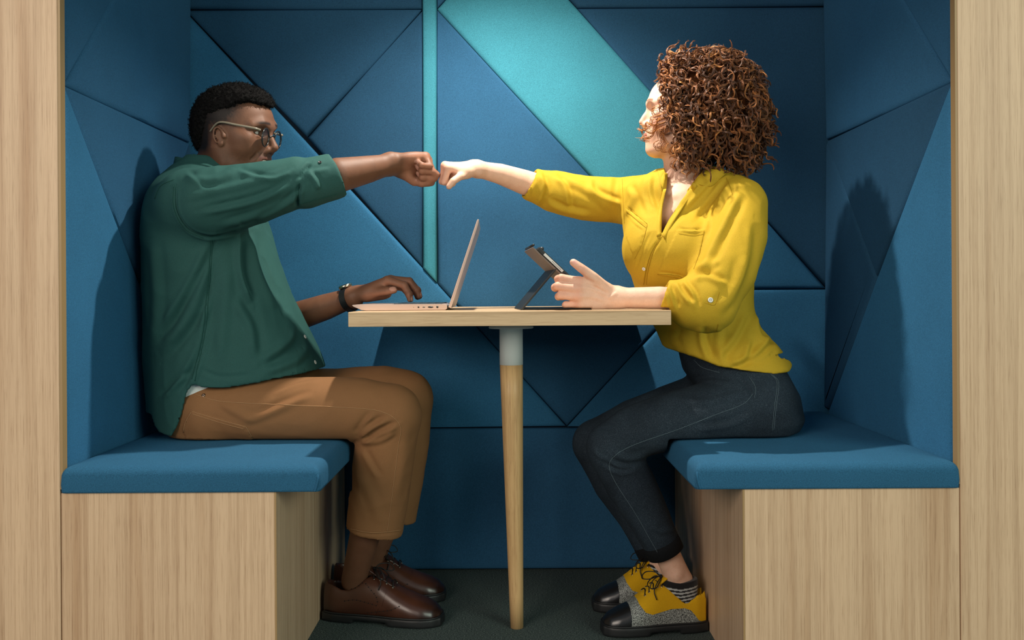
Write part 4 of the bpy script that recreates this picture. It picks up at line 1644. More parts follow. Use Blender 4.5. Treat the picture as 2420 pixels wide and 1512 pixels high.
def curl_mat():
    m, nt, b = new_mat('auburn_curls')
    at = N_(nt, 'ShaderNodeVertexColor', layer_name='Col')
    nt.links.new(at.outputs['Color'], b.inputs['Base Color'])
    b.inputs['Roughness'].default_value = .45
    b.inputs['Specular IOR Level'].default_value = .3
    b.inputs['Sheen Weight'].default_value = .1
    return m


M_CURL = curl_mat()
rng = np.random.default_rng(21)
tone = np.array([srgb(110, 64, 32), srgb(144, 88, 45), srgb(182, 120, 64), srgb(80, 45, 23)])


def lock_bundle(paths):
    """Tubes for many strands at once: paths = list of (points, radius, colour)."""
    VV, QQ, CC, o = [], [], [], 0
    for P, r, c in paths:
        v, f = tube_arrays(P, r, 3)
        VV.append(v)
        QQ.append(f + o)
        CC.append(np.tile(c, (len(v), 1)))
        o += len(v)
    return np.vstack(VV), np.vstack(QQ), np.vstack(CC)


def corkscrew(base, axis_pts, rad, turns, phase, hand, n):
    """Helix round a smooth guide."""
    g = catmull(axis_pts, max(2, n // (len(axis_pts) - 1)))
    T_ = np.gradient(g, axis=0)
    T_ /= np.linalg.norm(T_, axis=1, keepdims=True) + 1e-9
    u = nrm(np.cross(T_[0], [.31, .52, .79]))
    U_ = []
    for t in T_:
        u = nrm(u - t * np.dot(u, t))
        U_.append(u)
    U_ = np.array(U_)
    W2 = np.cross(T_, U_)
    s = np.linspace(0, 1, len(g))
    a = phase + hand * turns * 2 * math.pi * s
    rr = rad * np.clip(s * 3 + .25, 0, 1) * (1 - .25 * s)
    return g + (U_ * np.cos(a)[:, None] + W2 * np.sin(a)[:, None]) * rr[:, None]


paths = []
EX, EY, EZ = .130, .132, .147
cnt = 0
while cnt < 1300:
    v = nrm(rng.normal(size=3))
    # keep the face clear: nothing growing in front of the hairline
    root = HC + v * np.array([EX, EY, EZ]) * rng.uniform(.72, .90)
    if cnt > 950:                                             # thicken the front, round the face
        tz_ = rng.uniform(-.10, .135)
        sd = rng.choice([1, 1, -1])
        fl = np.interp(tz_, [-.2, -.10, -.05, .0, .05, .09, .14], [.000, .006, .022, .034, .050, .064, .05]) - rng.uniform(0, .065)
        root = WW(fl, sd * np.interp(tz_, [-.1, .0, .06, .11, .13], [.084, .090, .086, .060, .03]) * rng.uniform(.9, 1.15), tz_)
        v = nrm((root - HC) / np.array([EX, EY, EZ]))
    q = (root - WO) @ WR.T / WSC
    line = np.interp(q[2], [-.2, -.10, -.05, .0, .05, .09, .14], [.005, .012, .030, .040, .058, .074, .07])
    if q[0] > line + .008:
        continue
    if v[2] < -.86:
        continue
    out = HC + v * np.array([EX, EY, EZ]) * rng.uniform(.97, 1.06)
    if cnt > 950:
        out = root + nrm(root - WW(.0, 0, .03)) * rng.uniform(.006, .022)
    side = nrm(np.cross(v, rng.normal(size=3)))
    Lk = rng.uniform(.035, .075)
    down = np.array([0, 0, -1.0]) * .8 + side * .55 + v * .25
    if v[2] > .5:
        down = v * .35 + side * .9 + np.array([0, 0, -.35])
    down = nrm(down)
    p1 = out + down * Lk * .45 + v * .004
    p2 = out + down * Lk + v * rng.uniform(-.012, .006)
    qe = (p2 - WO) @ WR.T / WSC
    if qe[0] > np.interp(qe[2], [-.2, -.10, -.05, .0, .05, .09, .14], [.02, .03, .055, .060, .070, .082, .08]):
        continue
    cnt += 1
    rad = rng.uniform(.0050, .0100)
    turns = rng.uniform(1.5, 2.6) * Lk / .05
    ph, hd = rng.uniform(0, 6.28), rng.choice([-1, 1])
    base_c = tone[rng.choice(4, p=[.38, .27, .09, .26])] * rng.uniform(.8, 1.15)
    for k in range(5):
        off = rng.normal(size=3) * .0005
        P = corkscrew(root, [root + off, out + off, p1 + off, p2 + off * 1.5], rad * rng.uniform(.95, 1.05), turns, ph + hd * k * .17 + rng.normal() * .05, hd, 21)
        n_ = len(P)
        paths.append((P, np.r_[np.full(n_ - 4, .00100), np.linspace(.0009, .0003, 4)], base_c * rng.uniform(.8, 1.25)))
# loose wisps across the cheek, at the nape and flying off the crown
for pts, rad, turns in (([WW(.045, .070, .01), WW(.075, .068, -.018), WW(.100, .060, -.030), WW(.118, .050, -.040)], .007, 2.6), ([WW(.040, .072, -.005), WW(.07, .066, -.035), WW(.098, .056, -.045), WW(.112, .048, -.060)], .008, 2.4),
                        ([WW(.045, .072, -.02), WW(.075, .064, -.045), WW(.096, .054, -.062), WW(.090, .050, -.074)], .007, 2.2), ([WW(.042, .072, -.03), WW(.062, .066, -.055), WW(.070, .062, -.075), WW(.058, .062, -.090)], .008, 2.0),
                        ([WW(.040, .070, .02), WW(.068, .066, .000), WW(.085, .060, -.024), WW(.108, .052, -.036)], .006, 2.8), ([WW(.038, .068, -.04), WW(.050, .068, -.075), WW(.040, .066, -.100)], .008, 2.0),
                        ([WW(.02, .066, -.08), WW(.022, .064, -.115), WW(.010, .066, -.140)], .010, 1.8), ([WW(.05, .07, .04), WW(.07, .066, .02), WW(.078, .06, -.006)], .006, 2.2)):
    for k in range(5):
        off = rng.normal(size=3) * .0030
        P = corkscrew(None, [np.asarray(p) + off for p in pts], rad * rng.uniform(1.0, 1.5), turns * rng.uniform(.75, .95), 1.0 + rng.normal() * .3, 1, 36)
        paths.append((P, np.r_[np.full(len(P) - 4, .0008), np.linspace(.0007, .0002, 4)], tone[rng.choice([1, 2, 2])] * rng.uniform(.95, 1.4)))
for k in range(260):
    v = nrm(rng.normal(size=3) + np.array([.25, 0, .45]))
    out = HC + v * np.array([EX, EY, EZ]) * .98
    q = (out - WO) @ WR.T / WSC
    if q[0] > .06 or v[2] < -.5:
        continue
    side = nrm(np.cross(v, rng.normal(size=3)))
    P = corkscrew(None, [out, out + v * .012 + side * .012, out + v * rng.uniform(.012, .028) + side * .03], .004, rng.uniform(.8, 1.8), rng.uniform(0, 6), 1, 20)
    paths.append((P, np.full(len(P), .00042), tone[rng.choice(3)] * 1.1))
Vw, Qw, Cw = lock_bundle(paths)
tag(make_mesh('curls', Vw, Qw, M_CURL, hair, col=Cw), kind='stuff')

# ---- blouse
M_BLOUSE = fabric('mustard_viscose', srgb(190, 155, 40), (600, 600, 600), .13, .2, .3, .0008, .8, .05)
Y = Sdf()
rows_w = [(398, 1560, 1690), (412, 1522, 1745), (428, 1492, 1778), (450, 1478, 1790), (490, 1474, 1794), (530, 1475, 1793), (580, 1480, 1790), (640, 1492, 1785), (700, 1512, 1780),
          (740, 1532, 1783), (780, 1556, 1803), (820, 1572, 1838), (860, 1580, 1868), (900, 1590, 1880)]
# depth of the trunk, centred where she sits
ryw = [.060, .085, .105, .115, .120, .122, .122, .120, .120, .122, .135, .150, .160, .165]
ycw = [2.372 + CAM_Y] * 6 + [2.37 + CAM_Y] * 3 + [2.372 + CAM_Y] * 5
Y.loft(torso_rows(rows_w, 2.35, ryw, ycw), 2, .02, p=2.3)
Y.ell(J(1545, 590, 2.275), (.075, .075, .085), None, .05)                          # bust
Y.ell(J(1625, 600, 2.235), (.070, .065, .080), None, .05)
Y.chain([J(1535, 468, 2.45), J(1470, 474, 2.465), J(1380, 468, 2.475), J(1310, 452, 2.475), J(1262, 438, 2.462)], [.062, .0595, .058, .055, .0435], .035)
Y.chain([J(1752, 484, 2.26), J(1742, 560, 2.21), J(1715, 640, 2.165), J(1672, 712, 2.132)], [.063, .070, .070, .066], .030)
Y.chain([J(1672, 712, 2.132), J(1630, 712, 2.128), J(1578, 702, 2.132)], [.062, .053, .040], .02)
Y.ell(J(1655, 735, 2.125), (.060, .045, .040), None, .03)


def hem_w(P):
    x, z = P[..., 0], P[..., 2]
    hx = [J(a, b, 2.26) for a, b in ((1560, 822), (1590, 826), (1640, 842), (1690, 862), (1740, 872), (1820, 882), (1868, 878), (1885, 868))]
    return np.interp(x, [h[0] for h in hx], [h[2] for h in hx]) - z


Y.cut(hem_w, k=.004, op='i')
zc = J(1600, 850, 2.26)[2]
Y.cut(lambda P: np.where(P[..., 2] < zc + .012, np.sqrt(((P[..., 0] - J(1735, 860, 2.36)[0]) / .135) ** 2 + ((P[..., 1] - (2.372 + CAM_Y)) / .14) ** 2 + 1e-9) * .13 - .13, 1.0), k=.002)
# open cuffs
for c_, a_, r_ in ((J(1250, 434, 2.458), J(1300, 449, 2.472), .0350), (J(1566, 701, 2.134), J(1620, 708, 2.13), .0310)):
    v_ = nrm(c_ - a_)
    Y.cut(lambda P, c_=c_, v_=v_: np.where(np.linalg.norm(P - c_, axis=-1) < .085, (P - c_) @ nrm(v_ + np.array([0, 0, .25])), -1.0), c_ - .09, c_ + .09, .003, 'i')
    Y.cone(a_, c_ + v_ * .04, r_, r_, .002, 's')
# neck and the open V down the front
Y.cone(J(1612, 440, 2.37), J(1606, 350, 2.362), .052, .058, .008, 's')
vp = np.array([J(1582, 412, 2.28), J(1650, 412, 2.27), J(1566, 556, 2.22)])


def vneck(P):
    """Wedge between the open fronts, cut from the front only."""
    p, D = proj(P.reshape(-1, 3))
    a = np.interp(p[:, 1], [395, 420, 470, 520, 560], [1572, 1574, 1566, 1562, 1562])
    b = np.interp(p[:, 1], [395, 420, 470, 520, 560], [1668, 1650, 1612, 1580, 1562])
    d = np.maximum(np.maximum(a - p[:, 0], p[:, 0] - b), np.maximum(390 - p[:, 1], p[:, 1] - 560)) / F_PX * 2.3
    return np.maximum(d, D - 2.345).reshape(P.shape[:-1])


lo_v, hi_v = J(1540, 580, 2.1), J(1690, 380, 2.4)
Y.cut(vneck, np.minimum(lo_v, hi_v) - .02, np.maximum(lo_v, hi_v) + .02, .004)


def table_box(P):                                            # sleeve and front rest against the table's end
    q = np.stack([P[..., 0] - TX1, TY - P[..., 1], P[..., 2] - TZ, TZ - .0325 - P[..., 2]], -1) - .0045
    return q.max(-1)


Y.cut(table_box, (TX1 - .2, TY, TZ - .05), (TX1 + .02, -.1, TZ + .02), .003)
Vy, Qy = Y.mesh(.0035)
Vy, Qy = drop_small(Vy, Qy, 500)
Vy = relax(Vy, Qy, 3, .5)
Vy, Ny = cloth(Vy, Qy, .0018, 51, (11, 27), (1, 1, .7))
folds = [([(1740, 425), (1700, 480), (1665, 560)], 9, .005, 'fold'), ([(1718, 420), (1680, 470), (1640, 520)], 8, .004, 'fold'), ([(1700, 415), (1660, 455), (1610, 510)], 8, .004, 'fold'),
         ([(1760, 450), (1715, 540), (1660, 650)], 12, .008, 'fold'), ([(1640, 640), (1675, 625), (1700, 610)], 9, .006, 'ridge'), ([(1630, 660), (1670, 650), (1720, 670)], 10, .006, 'fold'),
         ([(1600, 665), (1615, 690), (1640, 720)], 8, .006, 'fold'), ([(1582, 670), (1592, 700), (1600, 730)], 7, .005, 'fold'), ([(1615, 660), (1640, 690), (1650, 730)], 8, .005, 'fold'),
         ([(1560, 675), (1575, 700), (1580, 730)], 5, .003, 'ridge'),
         ([(1780, 520), (1770, 620), (1730, 710)], 15, .005, 'fold'), ([(1760, 600), (1740, 680), (1690, 740)], 12, .005, 'ridge'),
         ([(1790, 740), (1800, 790), (1830, 800)], 10, .008, 'fold'), ([(1770, 740), (1740, 800), (1700, 850)], 12, .006, 'fold'), ([(1800, 805), (1835, 815), (1850, 835)], 10, .004, 'fold'),
         ([(1660, 770), (1665, 810), (1680, 850)], 11, .006, 'fold'), ([(1700, 770), (1698, 820), (1712, 862)], 9, .004, 'ridge'), ([(1780, 800), (1760, 850), (1720, 866)], 10, .006, 'fold'),
         ([(1830, 825), (1805, 845), (1775, 858)], 9, .003, 'fold'), ([(1600, 770), (1590, 800), (1600, 825)], 8, .004, 'ridge'), ([(1830, 780), (1800, 830), (1750, 860)], 10, .006, 'fold'),
         ([(1260, 400), (1255, 440), (1246, 470)], 5, -.004, 'ridge'), ([(1278, 404), (1290, 440), (1275, 490)], 9, .007, 'fold'), ([(1310, 412), (1340, 440), (1350, 500)], 9, .006, 'fold'),
         ([(1290, 470), (1330, 490), (1400, 505)], 9, .005, 'fold'), ([(1400, 420), (1410, 450), (1470, 480)], 9, .005, 'fold'), ([(1460, 410), (1455, 460), (1470, 520)], 8, -.004, 'ridge'),
         ([(1330, 420), (1390, 450), (1450, 500)], 9, .004, 'ridge'), ([(1480, 430), (1500, 470), (1480, 520)], 10, .004, 'fold'), ([(1545, 410), (1540, 450), (1555, 500)], 8, .005, 'fold'), ([(1530, 410), (1520, 460), (1540, 510)], 7, .003, 'ridge'),
         ([(1480, 490), (1500, 510), (1528, 528)], 4, .003, 'fold'), ([(1478, 500), (1500, 525), (1526, 545)], 3, .002, 'ridge'),
         ([(1604, 541), (1630, 545), (1664, 543)], 4, .004, 'fold'), ([(1556, 645), (1585, 648), (1618, 655)], 4, .003, 'fold'), ([(1562, 560), (1535, 610), (1524, 680)], 4, -.003, 'ridge'),
         ([(1540, 545), (1515, 600), (1502, 640)], 3, -.0015, 'ridge')]
Vy = creases(Vy, Ny, folds)
Vy = creases(Vy, vnormals(Vy, Qy), [([(1602, 543), (1665, 545), (1650, 612), (1615, 655), (1554, 647), (1575, 600)], 3, .0016, 'poly'), ([(1479, 492), (1528, 528), (1510, 590), (1496, 600), (1480, 560)], 3, .0014, 'poly')])
blouse = make_mesh('blouse', Vy, Qy, M_BLOUSE, woman)
t_bl = tree_of(blouse)
M_YST = fabric('ochre_stitching', srgb(158, 124, 18), contrast=.1)
for pts in ([(1566, 556), (1545, 595), (1532, 640), (1528, 672)], [(1560, 562), (1538, 600), (1525, 645), (1521, 672)], [(1664, 545), (1652, 600), (1640, 636)], [(1604, 552), (1634, 556), (1662, 554)], [(1554, 648), (1590, 650), (1616, 656)],
            [(1480, 490), (1505, 508), (1530, 530)], [(1480, 498), (1503, 518), (1526, 538)], [(1530, 532), (1518, 575), (1500, 612)], [(1716, 420), (1725, 440), (1732, 462)], [(1697, 765), (1690, 810), (1708, 865)],
            [(1470, 410), (1473, 470), (1476, 528)], [(1700, 690), (1690, 720), (1668, 716)]):
    seam('seam', t_bl, pts, .0004, M_YST, blouse)
button(1679, 709, t_bl, blouse, .0058)
button(1522, 635, t_bl, blouse, .0045)


# collar: two turned-down leaves following the neckline
def ribbon(name, px, D0, width, mat, parent, thick=.003, lift=.004, tree=None):
    """A folded cloth band laid along drawn edge pairs: px = [(inner, outer)]."""
    A, B_ = [], []
    for (ix, iy), (ox, oy) in px:
        for lst, (x, y) in ((A, (ix, iy)), (B_, (ox, oy))):
            c, n = face_at(tree, x, y) if tree else (None, None)
            lst.append(J(x, y, D0) if c is None or abs(c[1] - CAM_Y - D0) > .07 else c + n * lift)
    A, B_ = catmull(A, 5), catmull(B_, 5)
    k = len(A)
    nn = np.array([0, -1, .15]) * thick
    V = np.vstack([A, (A + B_) / 2 + nn * 1.2, B_, A - nn, (A + B_) / 2 - nn * .2, B_ - nn])
    Fs = []
    for i in range(k - 1):
        for a, b in ((0, 1), (1, 2), (2, 5), (5, 4), (4, 3), (3, 0)):
            Fs.append([a * k + i, a * k + i + 1, b * k + i + 1, b * k + i])
    Fs += [[0, k, 2 * k, 5 * k, 4 * k, 3 * k], [k - 1, 4 * k - 1, 5 * k - 1, 6 * k - 1, 3 * k - 1, 2 * k - 1]]
    o = make_mesh(name, V, Fs, mat, parent)
    orient(o)
    return o


ribbon('collar', [((1672, 402), (1722, 404)), ((1655, 414), (1708, 420)), ((1642, 426), (1680, 438)), ((1636, 432), (1660, 440))], 2.275, .03, M_BLOUSE, woman, tree=t_bl)
ribbon('collar', [((1578, 410), (1556, 406)), ((1577, 420), (1558, 418)), ((1576, 432), (1562, 440)), ((1575, 446), (1567, 458))], 2.30, .03, M_BLOUSE, woman, tree=t_bl)
ribbon('placket', [((1637, 432), (1648, 440)), ((1612, 470), (1622, 478)), ((1584, 520), (1592, 528)), ((1566, 556), (1572, 566))], 2.24, .01, M_BLOUSE, woman, tree=t_bl, lift=.002)
ribbon('placket', [((1575, 446), (1566, 448)), ((1566, 490), (1558, 490)), ((1562, 530), (1554, 528)), ((1562, 556), (1553, 560))], 2.25, .01, M_BLOUSE, woman, tree=t_bl, lift=.002)

# ---- jeans
def denim():
    m, nt, b = new_mat('dark_washed_denim')
    n = N_(nt, 'ShaderNodeTexNoise', Scale=1.0, Detail=3.0, Roughness=.75)
    nt.links.new(coords(nt, (900, 900, 900)), n.inputs['Vector'])
    w = N_(nt, 'ShaderNodeTexNoise', Scale=12.0, Detail=4.0)
    nt.links.new(coords(nt, (1, 1, 1)), w.inputs['Vector'])
    c1 = ramp(nt, n.outputs['Fac'], [(.32, srgb(17, 25, 33)), (.55, srgb(35, 47, 57)), (.76, srgb(98, 112, 122))])
    mix = N_(nt, 'ShaderNodeMix', data_type='RGBA', blend_type='MULTIPLY')
    mix.inputs[0].default_value = 1.0
    nt.links.new(c1, mix.inputs[6])
    nt.links.new(ramp(nt, w.outputs['Fac'], [(.35, (.7, .7, .72)), (.65, (1.1, 1.1, 1.1))]), mix.inputs[7])
    nt.links.new(mix.outputs[2], b.inputs['Base Color'])
    b.inputs['Roughness'].default_value = .85
    b.inputs['Specular IOR Level'].default_value = .2
    bump(nt, b, n.outputs['Fac'], .3, .0008)
    return m


M_DENIM = denim()
M_DTHREAD = plain('pale_blue_thread', srgb(88, 106, 114), .8)
X = Sdf()
X.loft([(z, x, rx, 2.365 + CAM_Y, ryy) for z, x, rx, ryy in ((.466, J(1780, 1030, 2.36)[0], .100, .150), (.50, J(1780, 1000, 2.36)[0], .118, .165), (.56, J(1768, 930, 2.36)[0], .120, .155), (.62, J(1735, 860, 2.36)[0], .125, .138), (.68, J(1712, 800, 2.36)[0], .115, .12))], 2, .03, p=2.3)
X.chain([J(1796, 952, 2.265), J(1700, 972, 2.255), J(1600, 990, 2.25), J(1500, 1020, 2.248), J(1447, 1058, 2.246)], [.083, .0765, .069, .063, .0600], .03)
X.chain([J(1447, 1058, 2.246), J(1490, 1145, 2.247), J(1535, 1225, 2.25), J(1572, 1302, 2.255)], [.0600, .0600, .050, .0425], .012)
X.chain([J(1760, 935, 2.465), J(1650, 950, 2.46), J(1500, 1000, 2.458), J(1408, 1048, 2.455)], [.080, .073, .063, .0590], .03)
X.chain([J(1408, 1048, 2.455), J(1455, 1140, 2.45), J(1505, 1220, 2.44), J(1546, 1305, 2.43)], [.0590, .0580, .049, .0415], .012)
X.cut(lambda P: np.where((P[..., 0] > J(1562, 1040, 2.3)[0]) & (P[..., 2] > .385), .4730 - P[..., 2], -1.0), k=.006, op='i')
for c_, a_, r_ in ((J(1573, 1304, 2.255), J(1535, 1225, 2.25), .039), (J(1547, 1306, 2.43), J(1505, 1220, 2.44), .038)):
    v_ = nrm(c_ - a_)
    tip_n = nrm(v_ + np.array([.10, 0, -.05]))
    X.cut(lambda P, c_=c_, v_=tip_n: np.where(np.linalg.norm(P - c_, axis=-1) < .10, (P - c_) @ v_, -1.0), c_ - .1, c_ + .1, .002, 'i')
    X.cone(c_ - v_ * .02, c_ + v_ * .05, r_ - .001, r_, .002, 's')
Vx, Qx = X.mesh(.0036)
Vx, Qx = drop_small(Vx, Qx, 500)
Vx = relax(Vx, Qx, 2, .5)
Vx, Nx = cloth(Vx, Qx, .0010, 71, (14, 34), (.8, 1, 1))
folds = [([(1440, 1085), (1470, 1100), (1520, 1095)], 7, .004, 'fold'), ([(1430, 1100), (1470, 1115), (1510, 1105)], 7, .004, 'fold'), ([(1450, 1070), (1490, 1085), (1540, 1070)], 8, .004, 'ridge'),
         ([(1400, 1060), (1420, 1080), (1440, 1085)], 6, .002, 'ridge'), ([(1600, 905), (1680, 895), (1740, 905)], 8, .003, 'fold'), ([(1590, 940), (1660, 950), (1760, 930)], 9, .003, 'ridge'),
         ([(1640, 1010), (1720, 1000), (1780, 970)], 10, .003, 'fold'), ([(1740, 890), (1770, 920), (1780, 945)], 4, -.003, 'ridge'), ([(1540, 1240), (1560, 1255), (1600, 1250)], 7, .003, 'ridge')]
Vx = creases(Vx, Nx, folds)
jeans = make_mesh('jeans', Vx, Qx, M_DENIM, woman)
t_j = tree_of(jeans)
for pts in ([(1780, 930), (1755, 955), (1690, 980), (1600, 1015), (1500, 1050), (1455, 1075), (1440, 1100), (1455, 1140), (1500, 1210), (1540, 1280), (1558, 1312)], [(1770, 890), (1785, 915), (1783, 940)], [(1822, 885), (1836, 905), (1830, 960), (1824, 1020)],
            [(1826, 886), (1840, 906), (1834, 960), (1828, 1018)], [(1640, 850), (1660, 868), (1700, 880)]):
    seam('seam', t_j, pts, .0005, M_DTHREAD, jeans)
# turned-up cuffs, the dark inside of the cloth
for c_, a_, r_ in ((J(1573, 1304, 2.255), J(1535, 1225, 2.25), .0445), (J(1547, 1306, 2.43), J(1505, 1220, 2.44), .0435)):
    v_ = nrm(c_ - a_)
    lathe('cuff', [(r_ - .004, .0), (r_ + .001, .0), (r_ + .0015, .012), (r_ + .001, .032), (r_ - .002, .034), (r_ - .005, .033), (r_ - .005, .004)], c_ - v_ * .030, v_, fabric('black_denim_inside', srgb(15, 17, 20), contrast=.3, sheen=.0), jeans, 40)
# ------------------------------------------------------------------ shoes
def shoe(owner, heel, toe_dir, L, kind, side):
    """Lace-up shoe in local (along, across, up) space, then placed. side: +1 if local +y faces the viewer."""
    xd = nrm([toe_dir[0], toe_dir[1], 0])
    zd = np.array([0, 0, 1.0])
    yd = np.cross(zd, xd)
    M3 = np.stack([xd, yd, zd])
    put = lambda V: np.asarray(V) @ M3 + np.asarray(heel)
    root = thing('shoe', '', '', tuple(heel))
    del root['label'], root['category']
    root.parent = owner
    root.matrix_parent_inverse = owner.matrix_world.inverted()
    k = L / .30
    st = .024 if kind == 'brown' else .026
    xs = np.array([.004, .03, .07, .11, .15, .19, .23, .26, .285, .297]) * k
    if kind == 'brown':
        top = np.array([.094, .102, .096, .113, .110, .086, .067, .058, .047, .032])
        wid = np.array([.022, .033, .036, .037, .041, .047, .050, .047, .034, .014])
    else:
        top = np.array([.110, .116, .103, .118, .116, .089, .066, .056, .046, .032])
        wid = np.array([.020, .029, .031, .032, .036, .041, .043, .040, .030, .014])
    cy = np.array([0, 0, 0, 0, .001, .002, .003, .003, .001, 0]) * -side
    U = Sdf()
    z0 = st - .006
    U.loft([(x, c, w, (t + z0 - .03) / 2, (t - z0 + .03) / 2) for x, c, w, t in zip(xs, cy, wid, top)], 0, .0, p=2.35)
    U.cut(lambda P: z0 - P[..., 2], k=.004, op='i')
    U.ell((.074 * k, 0, .134), (.046 * k, .030, .044), None, .008, 's')            # the foot opening
    U.cut(lambda P: np.where((P[..., 0] < .13 * k), .0, 9.0) + np.sqrt(((P[..., 0] - .065 * k) / .055) ** 2 + (P[..., 1] / .026) ** 2 + 1e-9) * .026 - .026 + np.where(P[..., 2] < .055, 9.0, 0.0), k=.004)
    V, Q = U.mesh(.0024)
    V, Q = drop_small(V, Q, 300)
    V = relax(V, Q, 4, .5)
    N = vnormals(V, Q)
    x, y, z = V[:, 0] / k, V[:, 1], V[:, 2]
    def sub(q, name, mat, lift=0.0, col=None):
        used = np.unique(q)
        remap = np.full(len(V), -1)
        remap[used] = np.arange(len(used))
        return make_mesh(name, put(V2[used] + N[used] * lift), remap[q], mat, root, col=None if col is None else col[used])
    if kind == 'brown':
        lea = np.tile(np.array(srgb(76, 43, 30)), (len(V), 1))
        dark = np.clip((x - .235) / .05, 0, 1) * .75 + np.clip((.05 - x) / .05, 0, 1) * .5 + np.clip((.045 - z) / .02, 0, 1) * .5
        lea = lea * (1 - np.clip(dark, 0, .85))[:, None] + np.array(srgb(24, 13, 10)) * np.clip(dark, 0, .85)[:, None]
        lea *= (1 + .18 * vnoise(V, 45, 3))[:, None]
        g1 = lambda P: np.interp(P[:, 2], [.02, .04, .055, .07, .09], [.150, .185, .208, .214, .21]) - P[:, 0] / k
        g2 = lambda P: P[:, 0] / k - np.interp(P[:, 2], [.02, .045, .05, .06, .085, .12], [.14, .152, .160, .163, .168, .150])
        V2, (ma, mb, mc_) = split_mesh(V, Q, N, [g1, g2])
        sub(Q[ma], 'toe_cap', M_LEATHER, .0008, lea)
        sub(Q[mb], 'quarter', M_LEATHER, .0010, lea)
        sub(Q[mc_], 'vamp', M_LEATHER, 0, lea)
    else:
        g1 = lambda P: .225 + .10 * np.clip(.045 - P[:, 2], 0, 1) - P[:, 0] / k
        g2 = lambda P: np.interp(P[:, 0] / k, [0, .028, .040, .052, .07, .11, .165, .185, .200, .212], [.02, .030, .044, .056, .062, .062, .052, .058, .075, .12]) - P[:, 2]
        V2, (ma, mb, mc_) = split_mesh(V, Q, N, [g1, g2])
        sub(Q[ma], 'toe_cap', M_BLACKLEA, .0010)
        sub(Q[mb], 'quarter', M_SUEDE, .0008)
        sub(Q[mc_], 'vamp', M_SPECK)
    # sole with heel
    S2 = Sdf()
    g = .0045
    S2.loft([(a, c, w + g, st / 2, st / 2) for a, c, w in zip(np.r_[xs[0] - g, xs[1:-1], xs[-1] + g], cy, wid)], 0, .0, p=9.0)
    S2.cut(lambda P: np.maximum(np.maximum(P[..., 0] - .17 * k, .085 * k - P[..., 0]), P[..., 2] - .006 - .002), k=.004)
    Vs_, Qs_ = S2.mesh(.003)
    Vs_ = relax(Vs_, Qs_, 2, .5)
    make_mesh('sole', put(Vs_), Qs_, M_SOLE, root)
    welt = [(a, side * 0 + c + sgn * (w + g - .001), st + .0004) for sgn in (1,) for a, c, w in zip(xs, cy, wid)] + [(a, c - (w + g - .001), st + .0004) for a, c, w in zip(xs[::-1], cy[::-1], wid[::-1])]
    tube('welt', put(catmull(np.array(welt), 4)), .0022, M_SOLE, root, 6)
    # tongue, eyelets and laces, dropped onto the upper
    tr = BVHTree.FromPolygons(V.tolist(), Q.tolist())
    def drop(a, b, lift=.0016):
        h = tr.ray_cast(Vector((a, b, .3)), Vector((0, 0, -1)))
        return np.array(h[0]) + np.array(h[1]) * lift if h[0] is not None else np.array([a, b, .1])
    def from_side(a, zz, sg):
        h = tr.ray_cast(Vector((a, sg * .2, zz)), Vector((0, -sg, 0)))
        return (np.array(h[0]), np.array(h[1])) if h[0] is not None else (None, None)
    tg = Sdf()
    tg.chain([(.175 * k, 0, drop(.175 * k, 0)[2] - .004), (.145 * k, 0, .112), (.118 * k, 0, .128)], [.016, .019, .017], .004, flat=((0.5, 0, 1), 4.0))
    Vt_, Qt_ = tg.mesh(.0026)
    make_mesh('tongue', put(relax(Vt_, Qt_, 2)), Qt_, M_LEATHER2 if kind == 'brown' else M_SUEDE, root)
    ex = np.linspace(.180, .132, 4 if kind == 'brown' else 5) * k
    half = .0165
    for i, a in enumerate(ex):
        zt_ = max(drop(a, 0)[2], np.interp(a / k, [.118, .145, .175], [.131, .117, .1])) + .002
        pl, pr = drop(a, half), drop(a, -half)
        bar = [pl, (a - .002, half * .5, max(zt_ - .001, pl[2])), (a - .003, 0, zt_), (a - .002, -half * .5, max(zt_ - .001, pr[2])), pr]
        tube('lace', put(catmull(np.array(bar), 5)), .0015, M_LACE, root, 6)
        for pq in (pl, pr):
            h = tr.ray_cast(Vector((pq[0], pq[1], .3)), Vector((0, 0, -1)))
            nn = np.array(h[1]) if h[0] is not None else np.array([0, 0, 1.0])
            w_ = nn @ M3
            lathe('eyelet', [(.0026, 0), (.0030, .0008), (.0018, .0012), (.0014, .0002)], put(pq - nn * .0012), w_, M_BRASS, root, 12)
    kx, kz = ex[-1] - .004, np.interp(ex[-1] / k, [.118, .145, .175], [.133, .119, .102]) + .003
    for sg in (-1, 1):
        loop = [(kx, 0, kz), (kx + .010, sg * .016, kz + .008), (kx + .030, sg * .034, kz + .004), (kx + .038, sg * .040, kz - .012), (kx + .022, sg * .034, kz - .014), (kx + .006, sg * .014, kz - .002), (kx, 0, kz)]
        tube('bow', put(catmull(np.array(loop), 6)), .0013, M_LACE, root, 6)
        tail = [(kx, 0, kz), (kx + .012, sg * .018, kz - .002), (kx + .026, sg * .030, kz - .022), (kx + .022, sg * .037, kz - .042)]
        tube('lace_end', put(catmull(np.array(tail), 6)), .0013, M_LACE, root, 6)
    tube('knot', put(np.array([(kx, -.004, kz), (kx, 0, kz + .002), (kx, .004, kz)])), .0035, M_LACE, root, 6)
